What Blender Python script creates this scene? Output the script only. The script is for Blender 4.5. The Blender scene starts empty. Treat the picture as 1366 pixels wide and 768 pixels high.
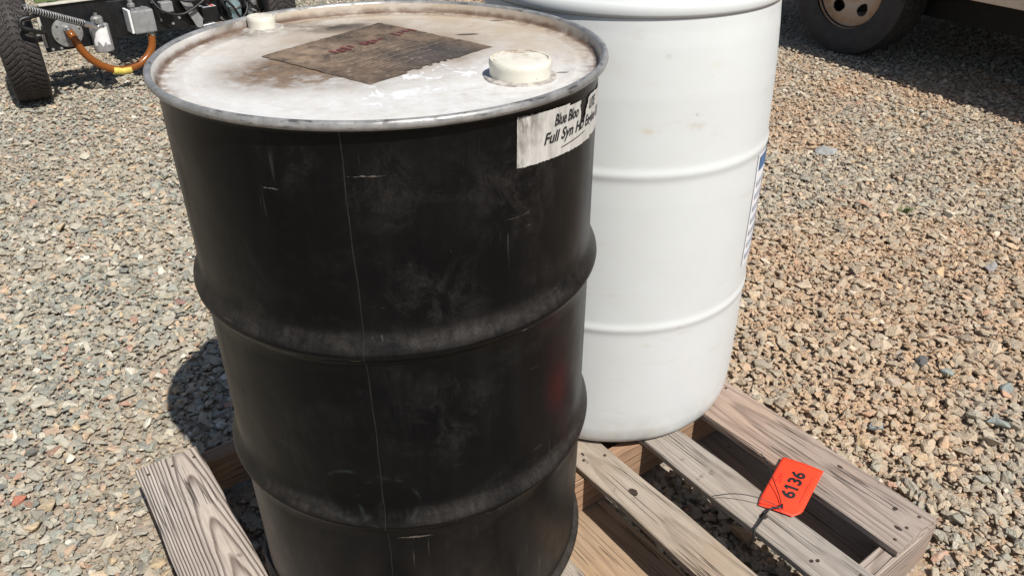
import bpy, bmesh, math, random
import numpy as np
from mathutils import Vector, Matrix
R = math.radians
random.seed(7); rng = np.random.default_rng(11)
scene = bpy.context.scene
col = scene.collection

# ------------------------------------------------------------------ camera
ZP = 0.13                                   # height of the pallet deck
CAM = (0.0, -1.0632, 1.149 + ZP)
cam_d = bpy.data.cameras.new('camera'); cam = bpy.data.objects.new('camera', cam_d); col.objects.link(cam)
cam_d.sensor_width = 36; cam_d.lens = 1034.97 / 1366 * 36; cam_d.clip_start = .02; cam_d.clip_end = 500
cam.location = CAM
cam.rotation_euler = (R(90 - 31.506), R(0.08), R(-9.272))
scene.camera = cam
# ------------------------------------------------------------------ sky, sun, exposure
SUN_AZ, SUN_EL = -63.1, 54.0                # direction towards the sun (degrees from +X, above horizon)
w = bpy.data.worlds.new('World'); scene.world = w; w.use_nodes = True
nt = w.node_tree; nt.nodes.clear()
sky = nt.nodes.new('ShaderNodeTexSky'); sky.sky_type = 'NISHITA'; sky.sun_disc = False
sky.sun_elevation = R(SUN_EL); sky.sun_rotation = R(90 - SUN_AZ)
bg = nt.nodes.new('ShaderNodeBackground'); bg.inputs['Strength'].default_value = .066
wo = nt.nodes.new('ShaderNodeOutputWorld')
nt.links.new(sky.outputs[0], bg.inputs[0]); nt.links.new(bg.outputs[0], wo.inputs[0])
sl = bpy.data.lights.new('sun', 'SUN'); so = bpy.data.objects.new('sun', sl); col.objects.link(so)
sl.energy = 4.8; sl.angle = R(.53); sl.color = (1, .955, .89)
so.rotation_euler = (R(90 - SUN_EL), 0, R(SUN_AZ + 90)); so.location = (2, -4, 6)
vs = scene.view_settings; vs.view_transform = 'Standard'; vs.look = 'None'; vs.gamma = 1; vs.exposure = 0.25
scene.render.engine = 'CYCLES'

# ------------------------------------------------------------------ helpers
def tag(o, label=None, cat=None, group=None, kind=None):
    if label: o['label'] = label
    if cat: o['category'] = cat
    if group: o['group'] = group
    if kind: o['kind'] = kind
    return o
def empty(name, loc=(0, 0, 0), rz=0):
    o = bpy.data.objects.new(name, None); col.objects.link(o); o.location = loc; o.rotation_euler = (0, 0, rz)
    o.empty_display_size = .1
    return o
def obj(name, bm, mat, parent=None, loc=None, rot=None, smooth=False, auto=None):
    me = bpy.data.meshes.new(name)
    if isinstance(bm, bmesh.types.BMesh):
        bmesh.ops.recalc_face_normals(bm, faces=bm.faces[:]); bm.to_mesh(me); bm.free()
    else:
        me.from_pydata(*bm)
    if mat: me.materials.append(mat)
    if smooth:
        me.shade_smooth()
        if auto: me.set_sharp_from_angle(angle=R(auto))
    o = bpy.data.objects.new(name, me); col.objects.link(o)
    if parent: o.parent = parent
    if loc: o.location = loc
    if rot: o.rotation_euler = rot
    return o
def box(bm, x0, x1, y0, y1, z0, z1, bev=0, seg=1, M=None):
    vs_ = [bm.verts.new((x, y, z)) for z in (z0, z1) for x, y in ((x0, y0), (x1, y0), (x1, y1), (x0, y1))]
    F = [(3, 2, 1, 0), (4, 5, 6, 7), (0, 1, 5, 4), (1, 2, 6, 5), (2, 3, 7, 6), (3, 0, 4, 7)]
    fs = [bm.faces.new([vs_[i] for i in f]) for f in F]
    es = list({e for f in fs for e in f.edges})
    geo = vs_
    if bev:
        r = bmesh.ops.bevel(bm, geom=es, offset=bev, segments=seg, affect='EDGES', profile=.6)
        geo = list({v for f in r['faces'] for v in f.verts})
        geo = list({v for v in bm.verts if v.is_valid and v in set(geo)})
    if M is not None: bmesh.ops.transform(bm, matrix=M, verts=geo)
    return bm
def boxm(*a, **k): return box(bmesh.new(), *a, **k)
def lathe(prof, n=96, axis='z', closed=False, cap=False, wob=None):
    V, F = [], []
    m = len(prof)
    for i in range(n):
        a = 2 * math.pi * i / n; c, s = math.cos(a), math.sin(a)
        for r, z in prof:
            if wob: r = r + wob(a, z)
            if axis == 'z': V.append((r * c, r * s, z))
            elif axis == 'y': V.append((r * c, z, r * s))
            else: V.append((z, r * c, r * s))
    for i in range(n):
        j = (i + 1) % n
        for k in range(m - 1 + (1 if closed else 0)):
            l = (k + 1) % m
            F.append((i * m + k, j * m + k, j * m + l, i * m + l))
    if cap:
        F.append(tuple(i * m for i in range(n))[::-1]); F.append(tuple(i * m + m - 1 for i in range(n)))
    bm = bmesh.new(); vv = [bm.verts.new(v) for v in V]
    for f in F:
        try: bm.faces.new([vv[i] for i in f])
        except ValueError: pass
    bmesh.ops.remove_doubles(bm, verts=bm.verts[:], dist=1e-6)
    return bm
def spline(pts, n=8):
    P = [Vector(p) for p in pts]; P = [P[0] * 2 - P[1]] + P + [P[-1] * 2 - P[-2]]
    out = []
    for i in range(1, len(P) - 2):
        p0, p1, p2, p3 = P[i - 1:i + 3]
        for k in range(n):
            t = k / n
            out.append(.5 * ((2 * p1) + (p2 - p0) * t + (2 * p0 - 5 * p1 + 4 * p2 - p3) * t * t + (3 * p1 - p0 - 3 * p2 + p3) * t ** 3))
    out.append(P[-2]); return out
def tube(path, r, n=10, bm=None, rf=None):
    bm = bm or bmesh.new(); rings = []
    path = [Vector(p) for p in path]; up = Vector((.13, .21, 1)).normalized()
    prev = None
    for i, p in enumerate(path):
        t = (path[min(i + 1, len(path) - 1)] - path[max(i - 1, 0)]).normalized()
        if prev is None: u = t.cross(up).normalized()
        else: u = (prev - t * prev.dot(t)).normalized()
        prev = u; v = t.cross(u); rr = rf(i / (len(path) - 1)) if rf else r
        rings.append([bm.verts.new(p + (u * math.cos(2 * math.pi * k / n) + v * math.sin(2 * math.pi * k / n)) * rr) for k in range(n)])
    for a, b in zip(rings, rings[1:]):
        for k in range(n): bm.faces.new((a[k], a[(k + 1) % n], b[(k + 1) % n], b[k]))
    bm.faces.new(rings[0][::-1]); bm.faces.new(rings[-1])
    return bm
def text_mesh(s, size=1, shear=0.0, bold=0.0):
    cu = bpy.data.curves.new('lettering', 'FONT'); cu.body = s; cu.size = size; cu.shear = shear; cu.offset = bold; cu.resolution_u = 3
    o = bpy.data.objects.new('lettering', cu); col.objects.link(o)
    dg = bpy.context.evaluated_depsgraph_get(); dg.update()
    me = bpy.data.meshes.new_from_object(o.evaluated_get(dg))
    bpy.data.objects.remove(o); bpy.data.curves.remove(cu)
    bm = bmesh.new(); bm.from_mesh(me); bpy.data.meshes.remove(me)
    return bm

# ------------------------------------------------------------------ materials
class NT:
    def __init__(s, name):
        s.m = bpy.data.materials.new(name); s.m.use_nodes = True; s.t = s.m.node_tree
        s.b = s.t.nodes['Principled BSDF']; s.out = s.t.nodes['Material Output']
    def n(s, t, **k):
        o = s.t.nodes.new(t)
        for a, v in k.items(): setattr(o, a, v)
        return o
    def l(s, a, b): s.t.links.new(a, b)
    def setin(s, node, key, v):
        if hasattr(v, 'is_output') or isinstance(v, bpy.types.NodeSocket): s.l(v, node.inputs[key])
        else: node.inputs[key].default_value = v
    def coord(s, kind='Object'): return s.n('ShaderNodeTexCoord').outputs[kind]
    def mapping(s, vec, sc=(1, 1, 1), loc=(0, 0, 0), rot=(0, 0, 0)):
        o = s.n('ShaderNodeMapping'); s.l(vec, o.inputs[0]); s.setin(o, 'Scale', sc); s.setin(o, 'Location', loc); s.setin(o, 'Rotation', rot); return o.outputs[0]
    def noise(s, vec, scale, det=3, rough=.55, dist=0, out='Fac'):
        o = s.n('ShaderNodeTexNoise'); s.l(vec, o.inputs['Vector']); s.setin(o, 'Scale', scale); s.setin(o, 'Detail', det); s.setin(o, 'Roughness', rough); s.setin(o, 'Distortion', dist); return o.outputs[out]
    def ramp(s, f, stops, interp='LINEAR'):
        o = s.n('ShaderNodeValToRGB'); s.l(f, o.inputs[0]); cr = o.color_ramp; cr.interpolation = interp
        while len(cr.elements) < len(stops): cr.elements.new(.5)
        for e, (p, c) in zip(cr.elements, stops):
            e.position = p; e.color = (c, c, c, 1) if not isinstance(c, tuple) else (*c, 1)
        return o.outputs[0]
    def math(s, op, a, b=None, c=None, clamp=False):
        o = s.n('ShaderNodeMath', operation=op); o.use_clamp = clamp
        for i, v in enumerate((a, b, c)):
            if v is not None: s.setin(o, i, v)
        return o.outputs[0]
    def mix(s, f, a, b, mode='MIX'):
        o = s.n('ShaderNodeMix', data_type='RGBA', blend_type=mode); o.clamp_factor = True
        s.setin(o, 0, f)
        for i, v in ((6, a), (7, b)):
            if isinstance(v, tuple) and len(v) == 3: v = (*v, 1)
            s.setin(o, i, v)
        return o.outputs[2]
    def sep(s, v):
        o = s.n('ShaderNodeSeparateXYZ'); s.l(v, o.inputs[0]); return o.outputs
    def comb(s, x, y, z):
        o = s.n('ShaderNodeCombineXYZ')
        for i, v in enumerate((x, y, z)): s.setin(o, i, v)
        return o.outputs[0]
    def dist(s, vec, p):
        o = s.n('ShaderNodeVectorMath', operation='DISTANCE'); s.l(vec, o.inputs[0]); o.inputs[1].default_value = p; return o.outputs['Value']
    def near(s, vec, p, r0, r1):                       # 1 inside r0, 0 beyond r1
        o = s.n('ShaderNodeMapRange', interpolation_type='SMOOTHSTEP'); s.l(s.dist(vec, p), o.inputs[0]); s.setin(o, 1, r0); s.setin(o, 2, r1); s.setin(o, 3, 1.0); s.setin(o, 4, 0.0); return o.outputs[0]
    def rng(s, f, a, b, c=0.0, d=1.0):
        o = s.n('ShaderNodeMapRange'); s.l(f, o.inputs[0]); s.setin(o, 1, a); s.setin(o, 2, b); s.setin(o, 3, c); s.setin(o, 4, d); return o.outputs[0]
    def bump(s, h, strength=.3, dist=.01, normal=None):
        o = s.n('ShaderNodeBump'); s.l(h, o.inputs['Height']); s.setin(o, 'Strength', strength); s.setin(o, 'Distance', dist)
        if normal: s.l(normal, o.inputs['Normal'])
        return o.outputs[0]
    def fin(s, color=None, rough=None, metal=None, normal=None, spec=None):
        for k, v in (('Base Color', color), ('Roughness', rough), ('Metallic', metal), ('Normal', normal), ('Specular IOR Level', spec)):
            if v is not None:
                if isinstance(v, tuple) and len(v) == 3: v = (*v, 1)
                s.setin(s.b, k, v)
        return s.m
def simple(name, c, rough=.5, metal=0.0, nscale=30, var=.15, bumpn=0.0, spec=None):
    t = NT(name); v = t.coord()
    n = t.noise(v, nscale, 5, .65)
    c2 = tuple(x * (1 - var * 2) for x in c); c1 = tuple(min(1, x * (1 + var)) for x in c)
    colr = t.mix(t.ramp(n, [(.3, 0.0), (.7, 1.0)]), c2, c1)
    rr = t.rng(n, .3, .7, max(rough - .1, .03), min(rough + .1, 1))
    nb = t.bump(n, bumpn, .004) if bumpn else None
    return t.fin(colr, rr, metal, nb, spec)

def m_wood(name, ca, cb, cdark, ring=90., contrast=.6, tint=(.30, .22, .15), tintamt=.3, x0=.03, z0=.05, slope=.06, ridge=.5, xs=0.0, wa=.028):
    """weathered plank; the mesh's local Y runs along the board"""
    t = NT(name); oi = t.n('ShaderNodeObjectInfo').outputs['Random']; v = t.coord()
    off = t.comb(t.math('MULTIPLY', oi, 7.3), t.math('MULTIPLY', oi, 13.1), t.math('MULTIPLY', oi, 3.7))
    add = t.n('ShaderNodeVectorMath', operation='ADD'); t.l(v, add.inputs[0]); t.l(off, add.inputs[1]); vo = add.outputs[0]
    # growth rings cut lengthways: distance from a slightly tilted heart line
    wob = t.noise(t.mapping(vo, (6, 1.6, 6)), 1.0, 3, .5)
    x, y, z = t.sep(v)
    xx = t.math('ADD', t.math('ADD', x, t.math('MULTIPLY_ADD', t.math('SUBTRACT', oi, .5), x0 * 2, xs)), t.math('MULTIPLY', t.math('SUBTRACT', wob, .5), wa))
    zz = t.math('ADD', t.math('ADD', z, z0), t.math('MULTIPLY', t.math('ADD', y, t.math('MULTIPLY', oi, .7)), slope))
    rad = t.math('SQRT', t.math('ADD', t.math('POWER', xx, 2.0), t.math('POWER', zz, 2.0)))
    rings = t.math('FRACT', t.math('ADD', t.math('MULTIPLY', rad, ring), t.math('MULTIPLY', t.noise(t.mapping(vo, (30, 2, 30)), 1., 2), .5)))
    rline = t.ramp(rings, [(0.0, .25), (.12, 1.0), (.70, .9), (.93, .3), (1.0, .2)])
    fib = t.noise(t.mapping(vo, (420, 9, 420)), 1.0, 4, .7)          # fibres
    fib2 = t.noise(t.mapping(vo, (130, 2.5, 130)), 1.0, 3, .6)
    blotch = t.noise(vo, 5.5, 4, .6)
    c = t.mix(t.ramp(blotch, [(.3, 0.0), (.7, 1.0)]), ca, cb)
    c = t.mix(t.math('MULTIPLY', t.ramp(t.noise(vo, 2.6, 3), [(.42, 0.0), (.68, 1.0)]), tintamt), c, tint)
    g = t.math('ADD', t.math('MULTIPLY', t.math('SUBTRACT', 1.0, rline), contrast), t.math('MULTIPLY', t.ramp(fib2, [(.35, 1.0), (.6, 0.0)]), .26), clamp=True)
    c = t.mix(g, c, cdark)
    c = t.mix(t.ramp(fib, [(.3, .35), (.55, 0.0)]), c, tuple(k * .55 for k in cdark))
    crack = t.ramp(t.noise(t.mapping(vo, (60, 1.1, 60)), 1.0, 2, .5, .3), [(.484, 0.0), (.5, 1.0), (.516, 0.0)])
    crack = t.math('MULTIPLY', crack, t.ramp(t.noise(vo, 6, 2), [(.44, 0.0), (.56, 1.0)]))
    c = t.mix(t.math('MULTIPLY', crack, .6), c, (.035, .027, .021))
    stain = t.ramp(t.noise(vo, 22, 4, .7), [(.66, 0.0), (.76, .75)])
    c = t.mix(stain, c, tuple(k * .5 for k in cdark))
    h = t.math('ADD', t.math('MULTIPLY', rline, ridge), t.math('ADD', t.math('MULTIPLY', fib, .5), t.math('MULTIPLY', fib2, .6)))
    h = t.math('SUBTRACT', h, t.math('MULTIPLY', crack, 2.0))
    return t.fin(c, .85, None, t.bump(h, .9, .0026), .25)

MW_GREY = m_wood('weathered_wood', (.42, .365, .30), (.33, .28, .225), (.165, .125, .092), 85, .5, (.44, .31, .20), .6)
MW_RIDGE = m_wood('ridged_wood', (.56, .50, .44), (.46, .40, .345), (.13, .092, .076), 225, 1.0, (.54, .43, .32), .4, x0=.002, z0=.018, slope=.040, ridge=1.5, xs=-.024, wa=.010)
MW_LEAD = m_wood('split_grey_wood', (.43, .365, .315), (.34, .275, .235), (.14, .10, .082), 75, .65, (.45, .31, .22), .6)
MW_COOL = m_wood('silvered_wood', (.40, .365, .325), (.31, .28, .25), (.16, .13, .108), 60, .45, (.38, .31, .24), .5)
MW_TAN = m_wood('fresh_wood', (.43, .325, .225), (.36, .26, .175), (.23, .15, .095), 70, .5, (.46, .30, .17), .5)
MW_STR = m_wood('stringer_wood', (.40, .26, .165), (.34, .22, .145), (.20, .115, .07), 60, .5, (.42, .24, .14), .5)

def m_black_paint():
    t = NT('black_drum_paint'); v = t.coord(); x, y, z = t.sep(v)
    st = t.noise(t.mapping(v, (26, 26, 2.2)), 1.0, 4, .65)          # vertical rub streaks
    st2 = t.noise(t.mapping(v, (150, 150, 9)), 1.0, 3, .6)
    bl = t.noise(v, 5.5, 4, .6)
    fine = t.noise(v, 260, 3, .7)
    c = t.mix(t.ramp(bl, [(.35, 0.0), (.7, 1.0)]), (.0020, .0022, .0029), (.0044, .0044, .0046))
    dust = t.math('MULTIPLY', t.ramp(st, [(.48, 0.0), (.75, 1.0)]), t.ramp(bl, [(.38, .1), (.72, .75)]))
    c = t.mix(t.math('MULTIPLY', dust, .28), c, (.036, .033, .031))
    geo = t.n('ShaderNodeNewGeometry'); nz = t.sep(geo.outputs['Normal'])[2]
    sheen_dust = t.math('MULTIPLY', t.rng(nz, .08, .45), t.ramp(t.noise(t.mapping(v, (18, 18, 60)), 1., 4, .7), [(.30, .30), (.62, 1.0)]))
    grain = t.math('MULTIPLY', t.ramp(t.noise(t.mapping(v, (420, 420, 160)), 1., 3, .75), [(.34, .50), (.62, 1.0)]), t.ramp(t.noise(t.mapping(v, (110, 110, 12)), 1., 3, .7), [(.36, .5), (.62, 1.0)]))
    sheen_dust = t.math('MULTIPLY', sheen_dust, grain)
    sheen_dust = t.math('MULTIPLY', sheen_dust, t.ramp(t.noise(v, 10, 4, .65), [(.34, .25), (.62, 1.0)]))
    c = t.mix(t.math('MULTIPLY', sheen_dust, .62), c, (.085, .074, .064))  # settled dust plus a painted pale sheen on the hoops' upper slopes
    pt = None
    for pp, rr_ in (((.150, -.244, .79), .13), ((-.01, -.287, .80), .075), ((.03, -.285, .66), .10), ((-.11, -.265, .83), .05), ((.05, -.282, .47), .10), ((-.20, -.205, .62), .08)):
        q_ = t.near(v, pp, .01, rr_); pt = q_ if pt is None else t.math('MAXIMUM', pt, q_)
    smear = t.math('MULTIPLY', pt, t.math('MULTIPLY', t.ramp(t.noise(t.mapping(v, (22, 22, 16), rot=(.2, .3, 0)), 1., 7, .78, .6), [(.47, 0.0), (.66, 1.0)]), t.ramp(t.noise(v, 420, 2, .6), [(.35, .35), (.62, 1.0)])))
    c = t.mix(t.math('MULTIPLY', smear, .40), c, (.058, .053, .049))
    haze_ = t.math('MULTIPLY', t.math('MULTIPLY', t.ramp(t.noise(v, 8, 5, .7, .5), [(.52, 0.0), (.72, 1.0)]), t.ramp(fine, [(.35, .2), (.65, 1.0)])), t.ramp(st2, [(.35, .3), (.65, 1.0)]))
    c = t.mix(t.math('MULTIPLY', haze_, .55), c, (.038, .036, .035))
    low = t.math('MULTIPLY', t.rng(z, .30, .02), t.ramp(t.noise(t.mapping(v, (12, 12, 5)), 1., 4, .65), [(.34, .1), (.66, 1.0)]))
    c = t.mix(t.math('MULTIPLY', low, .38), c, (.060, .048, .038))
    mv = t.noise(t.mapping(v, (9, 9, 150), rot=(.12, .05, 0)), 1.0, 5, .75)         # thin sideways scuffs
    scr = t.math('MULTIPLY', t.ramp(mv, [(.655, 0.0), (.69, 1.0)]), t.ramp(t.noise(v, 13, 3), [(.56, 0.0), (.66, .6)]))
    mv2 = t.noise(t.mapping(v, (190, 190, 7), rot=(.0, .04, 0)), 1.0, 2, .6)        # thin upright scratches
    scr2 = t.math('MULTIPLY', t.ramp(mv2, [(.67, 0.0), (.72, .7)]), t.ramp(t.noise(v, 7, 3), [(.52, 0.0), (.64, .5)]))
    speck = t.ramp(fine, [(.735, 0.0), (.78, .6)])
    scr = t.math('MAXIMUM', t.math('MAXIMUM', scr, scr2), speck)
    c = t.mix(t.math('MULTIPLY', scr, .7), c, (.16, .145, .13))
    red = t.math('MULTIPLY', t.near(t.mapping(v, (1, 1, .62)), (.212, -.197, .435 * .62), .0, .044), .42)
    c = t.mix(red, c, (.050, .006, .008))
    # two round rub marks low on the front
    for px in ((-.098, -.272, .343), (-.048, -.285, .335)):
        d = t.dist(v, px); ring = t.math('MULTIPLY', t.near(v, px, .030, .046), t.ramp(st2, [(.3, .4), (.6, 1.0)]))
        c = t.mix(t.math('MULTIPLY', ring, .9), c, (.0018, .0018, .0018))
        arc = t.math('MULTIPLY', t.ramp(d, [(.0405, 0.0), (.043, 1.0), (.0455, 0.0)]), t.ramp(t.noise(v, 45, 3), [(.46, 0.0), (.66, .45)]))
        c = t.mix(arc, c, (.035, .048, .042))
    ro = t.math('ADD', t.rng(bl, .3, .7, .30, .42), t.math('MULTIPLY', t.math('ADD', dust, sheen_dust), .22), clamp=True)
    h = t.math('ADD', t.math('MULTIPLY', t.noise(v, 9, 2), 1.5), t.math('ADD', t.math('MULTIPLY', fine, .06), t.math('MULTIPLY', scr, -.12)))
    return t.fin(c, ro, None, t.bump(h, .35, .004), .14)
M_BLACK = m_black_paint()
def m_chime():
    t = NT('worn_chime_steel'); v = t.coord()
    n = t.noise(v, 35, 5, .7); n2 = t.noise(t.mapping(v, (40, 40, 260)), 1., 3, .6)
    c = t.mix(t.ramp(n, [(.35, 0.0), (.65, 1.0)]), (.20, .198, .196), (.36, .355, .345))
    c = t.mix(t.ramp(n2, [(.56, 0.0), (.68, .8)]), c, (.05, .048, .046))
    c = t.mix(t.ramp(t.noise(v, 160, 3), [(.64, 0.0), (.72, .5)]), c, (.50, .49, .47))
    return t.fin(c, t.rng(n, .3, .7, .32, .5), .35, t.bump(n2, .2, .003))
M_CHIME = m_chime()
HEADZ = .866
def m_head():
    t = NT('stained_white_head'); v = t.coord(); x, y, z = t.sep(v)
    n1 = t.noise(v, 14, 6, .68, .4); n2 = t.noise(v, 55, 5, .7); n3 = t.noise(v, 180, 3, .7); n4 = t.noise(v, 5, 3, .5)
    rad = t.math('SQRT', t.math('ADD', t.math('POWER', x, 2.), t.math('POWER', y, 2.)))
    c = t.mix(t.ramp(n2, [(.3, 0.0), (.7, 1.0)]), (.54, .525, .495), (.63, .63, .62))
    # tan film over the far half
    tan = t.math('MULTIPLY', t.math('ADD', t.rng(y, -.15, .09), t.math('MULTIPLY', t.math('SUBTRACT', n4, .5), 1.1)), t.rng(x, -.27, -.10, .12, 1.0), clamp=True)
    tan = t.math('MULTIPLY', tan, t.ramp(n1, [(.25, .45), (.6, 1.0)]))
    c = t.mix(t.math('MULTIPLY', tan, .92), c, (.395, .315, .225))
    # rust brown wash around the stuck label and to its near-left side
    near1 = t.near(v, (-.01, .045, HEADZ), .06, .20); near2 = t.near(v, (-.125, -.040, HEADZ), .035, .125); near3 = t.near(v, (.085, .04, HEADZ), .03, .13); near4 = t.near(v, (-.03, -.10, HEADZ), .01, .085)
    br = t.math('ADD', t.math('ADD', t.math('MULTIPLY', near1, .50), t.math('MULTIPLY', near2, .95)), t.math('ADD', t.math('MULTIPLY', near3, .25), t.math('MULTIPLY', near4, .3)))
    br = t.math('MULTIPLY', br, t.ramp(t.math('ADD', t.math('MULTIPLY', n1, .6), t.math('MULTIPLY', n2, .4)), [(.37, .10), (.58, 1.3)]), clamp=True)
    c = t.mix(br, c, t.mix(t.ramp(n2, [(.35, 0.0), (.65, 1.0)]), (.085, .055, .036), (.23, .16, .105)))
    grime = t.math('MULTIPLY', t.ramp(t.noise(v, 38, 6, .78, .3), [(.50, 0.0), (.70, .7)]), t.math('MULTIPLY', t.ramp(n4, [(.3, .35), (.65, 1.0)]), t.rng(t.math('ADD', x, y), -.32, -.05, .25, 1.0)))
    c = t.mix(grime, c, (.33, .275, .215))
    # sooty dirt round the small bung
    so_ = t.math('MULTIPLY', t.math('MAXIMUM', t.near(t.mapping(v, (.75, 1.5, 1)), (-.205 * .75, .185 * 1.5, HEADZ), -.0, .10), t.near(t.mapping(v, (.5, 1.5, 1)), (-.09 * .5, .200 * 1.5, HEADZ), .005, .085)), t.ramp(n1, [(.36, .12), (.58, 1.0)]))
    c = t.mix(so_, c, (.055, .042, .033))
    # dirt in the corner by the rim
    rim = t.math('MULTIPLY', t.math('MULTIPLY', t.rng(rad, .255, .282), t.ramp(n2, [(.38, 0.0), (.6, 1.0)])), t.rng(z, HEADZ + .012, HEADZ + .002))
    c = t.mix(t.math('MULTIPLY', rim, .9), c, (.16, .10, .065))
    edge = t.math('MULTIPLY', t.math('MULTIPLY', t.rng(rad, .2790, .2835), t.rng(z, HEADZ + .008, HEADZ + .003)), t.ramp(n1, [(.3, .35), (.6, 1.0)]))
    c = t.mix(edge, c, (.10, .06, .04))
    # paint flakes: bluish clean white near the label's near edge
    fl = t.math('MULTIPLY', t.ramp(t.noise(v, 30, 5, .7, .6), [(.54, 0.0), (.57, 1.0)]), t.math('MAXIMUM', t.near(v, (.07, -.085, HEADZ), .02, .10), t.near(v, (-.01, -.155, HEADZ), .01, .06)))
    c = t.mix(t.math('MULTIPLY', fl, .85), c, (.78, .80, .84))
    # bare dark specks and scuffs
    sp = t.ramp(n3, [(.70, 0.0), (.745, .8)])
    c = t.mix(sp, c, (.20, .15, .11))
    swirl = t.noise(t.comb(t.math('MULTIPLY', rad, 170.0), t.math('MULTIPLY', t.math('ARCTAN2', y, x), 3.0), 0.0), 1.0, 3, .6)
    c = t.mix(t.math('MULTIPLY', t.ramp(swirl, [(.54, 0.0), (.75, .4)]), t.rng(rad, .15, .25)), c, (.42, .35, .28))
    for px, r in (((.125, .118), .012), ((-.14, .062), .006), ((.18, .20), .008), ((.222, -.10), .006)):
        sc = t.mapping(v, (.55, 1.6, 1)); q = (px[0] * .55, px[1] * 1.6, HEADZ)
        c = t.mix(t.math('MULTIPLY', t.near(sc, q, r * .6, r), t.ramp(n2, [(.3, .6), (.55, 1.0)])), c, (.085, .065, .05))
    h = t.math('ADD', t.math('MULTIPLY', n2, .5), t.math('ADD', t.math('MULTIPLY', n3, .3), t.math('MULTIPLY', fl, .5)))
    return t.fin(c, t.rng(n1, .3, .7, .42, .7), None, t.bump(h, .35, .0015), .4)
M_HEAD = m_head()
def m_paper_dark():
    t = NT('oil_soaked_paper'); v = t.coord()
    n1 = t.noise(v, 18, 5, .65, .3); n2 = t.noise(t.mapping(v, (60, 14, 60), rot=(0, 0, R(40))), 1., 4, .7); n3 = t.noise(v, 140, 3, .7)
    c = t.mix(t.ramp(n1, [(.36, 0.0), (.64, 1.0)]), (.055, .042, .034), (.175, .125, .088))
    c = t.mix(t.math('MULTIPLY', t.near(v, (.075, .005, HEADZ), .02, .10), .75), c, (.060, .056, .055))
    c = t.mix(t.math('MULTIPLY', t.near(v, (-.09, .035, HEADZ), .02, .085), t.ramp(n1, [(.35, .0), (.6, .8)])), c, (.30, .22, .155))
    c = t.mix(t.ramp(n2, [(.55, 0.0), (.72, .7)]), c, (.05, .038, .03))
    c = t.mix(t.ramp(n3, [(.56, 0.0), (.72, .6)]), c, (.30, .24, .18))
    c = t.mix(t.ramp(t.noise(v, 46, 5, .75), [(.52, 0.0), (.66, .75)]), c, (.055, .043, .034))
    return t.fin(c, .75, None, t.bump(n3, .4, .001), .2)
M_PAPERD = m_paper_dark()
M_REDINK = simple('faded_red_ink', (.15, .035, .033), .75, nscale=160, var=.35)
M_PALEINK = simple('faded_pale_print', (.30, .24, .19), .75, nscale=160, var=.3)
def m_label():
    t = NT('dirty_white_label'); v = t.coord(); x, y, z = t.sep(v)
    n = t.noise(t.mapping(v, (90, 90, 22)), 1., 5, .7); n2 = t.noise(v, 24, 4, .6)
    g = t.math('MULTIPLY', t.ramp(n, [(.40, 0.0), (.58, 1.0)]), t.ramp(n2, [(.35, .25), (.6, 1.0)]))
    g = t.math('MULTIPLY', g, t.rng(x, .13, .215, 1.0, .3))
    c = t.mix(g, (.53, .515, .485), (.13, .12, .11))
    return t.fin(c, .6, None, t.bump(n, .15, .001), .35)
M_LABEL = m_label()
M_INK = simple('black_print', (.012, .012, .013), .6, var=.1)
M_CREAM = simple('cream_plastic_cap', (.70, .66, .545), .42, nscale=60, var=.10, bumpn=.1)
def m_cap():
    t = NT('grubby_cream_cap'); v = t.coord(); n = t.noise(v, 45, 5, .7); n2 = t.noise(v, 16, 3)
    x, y, z = t.sep(v)
    c = t.mix(t.ramp(n2, [(.3, 0.0), (.7, 1.0)]), (.66, .63, .53), (.74, .71, .62))
    c = t.mix(t.math('MULTIPLY', t.math('MULTIPLY', t.ramp(n, [(.45, 0.0), (.66, .9)]), t.rng(y, -.025, .02)), t.rng(z, .012, .016)), c, (.30, .20, .11))
    c = t.mix(t.ramp(t.noise(v, 150, 3, .7), [(.68, 0.0), (.75, .7)]), c, (.16, .11, .07))
    return t.fin(c, .42, None, t.bump(n, .12, .001))
M_CAP = m_cap()
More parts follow.
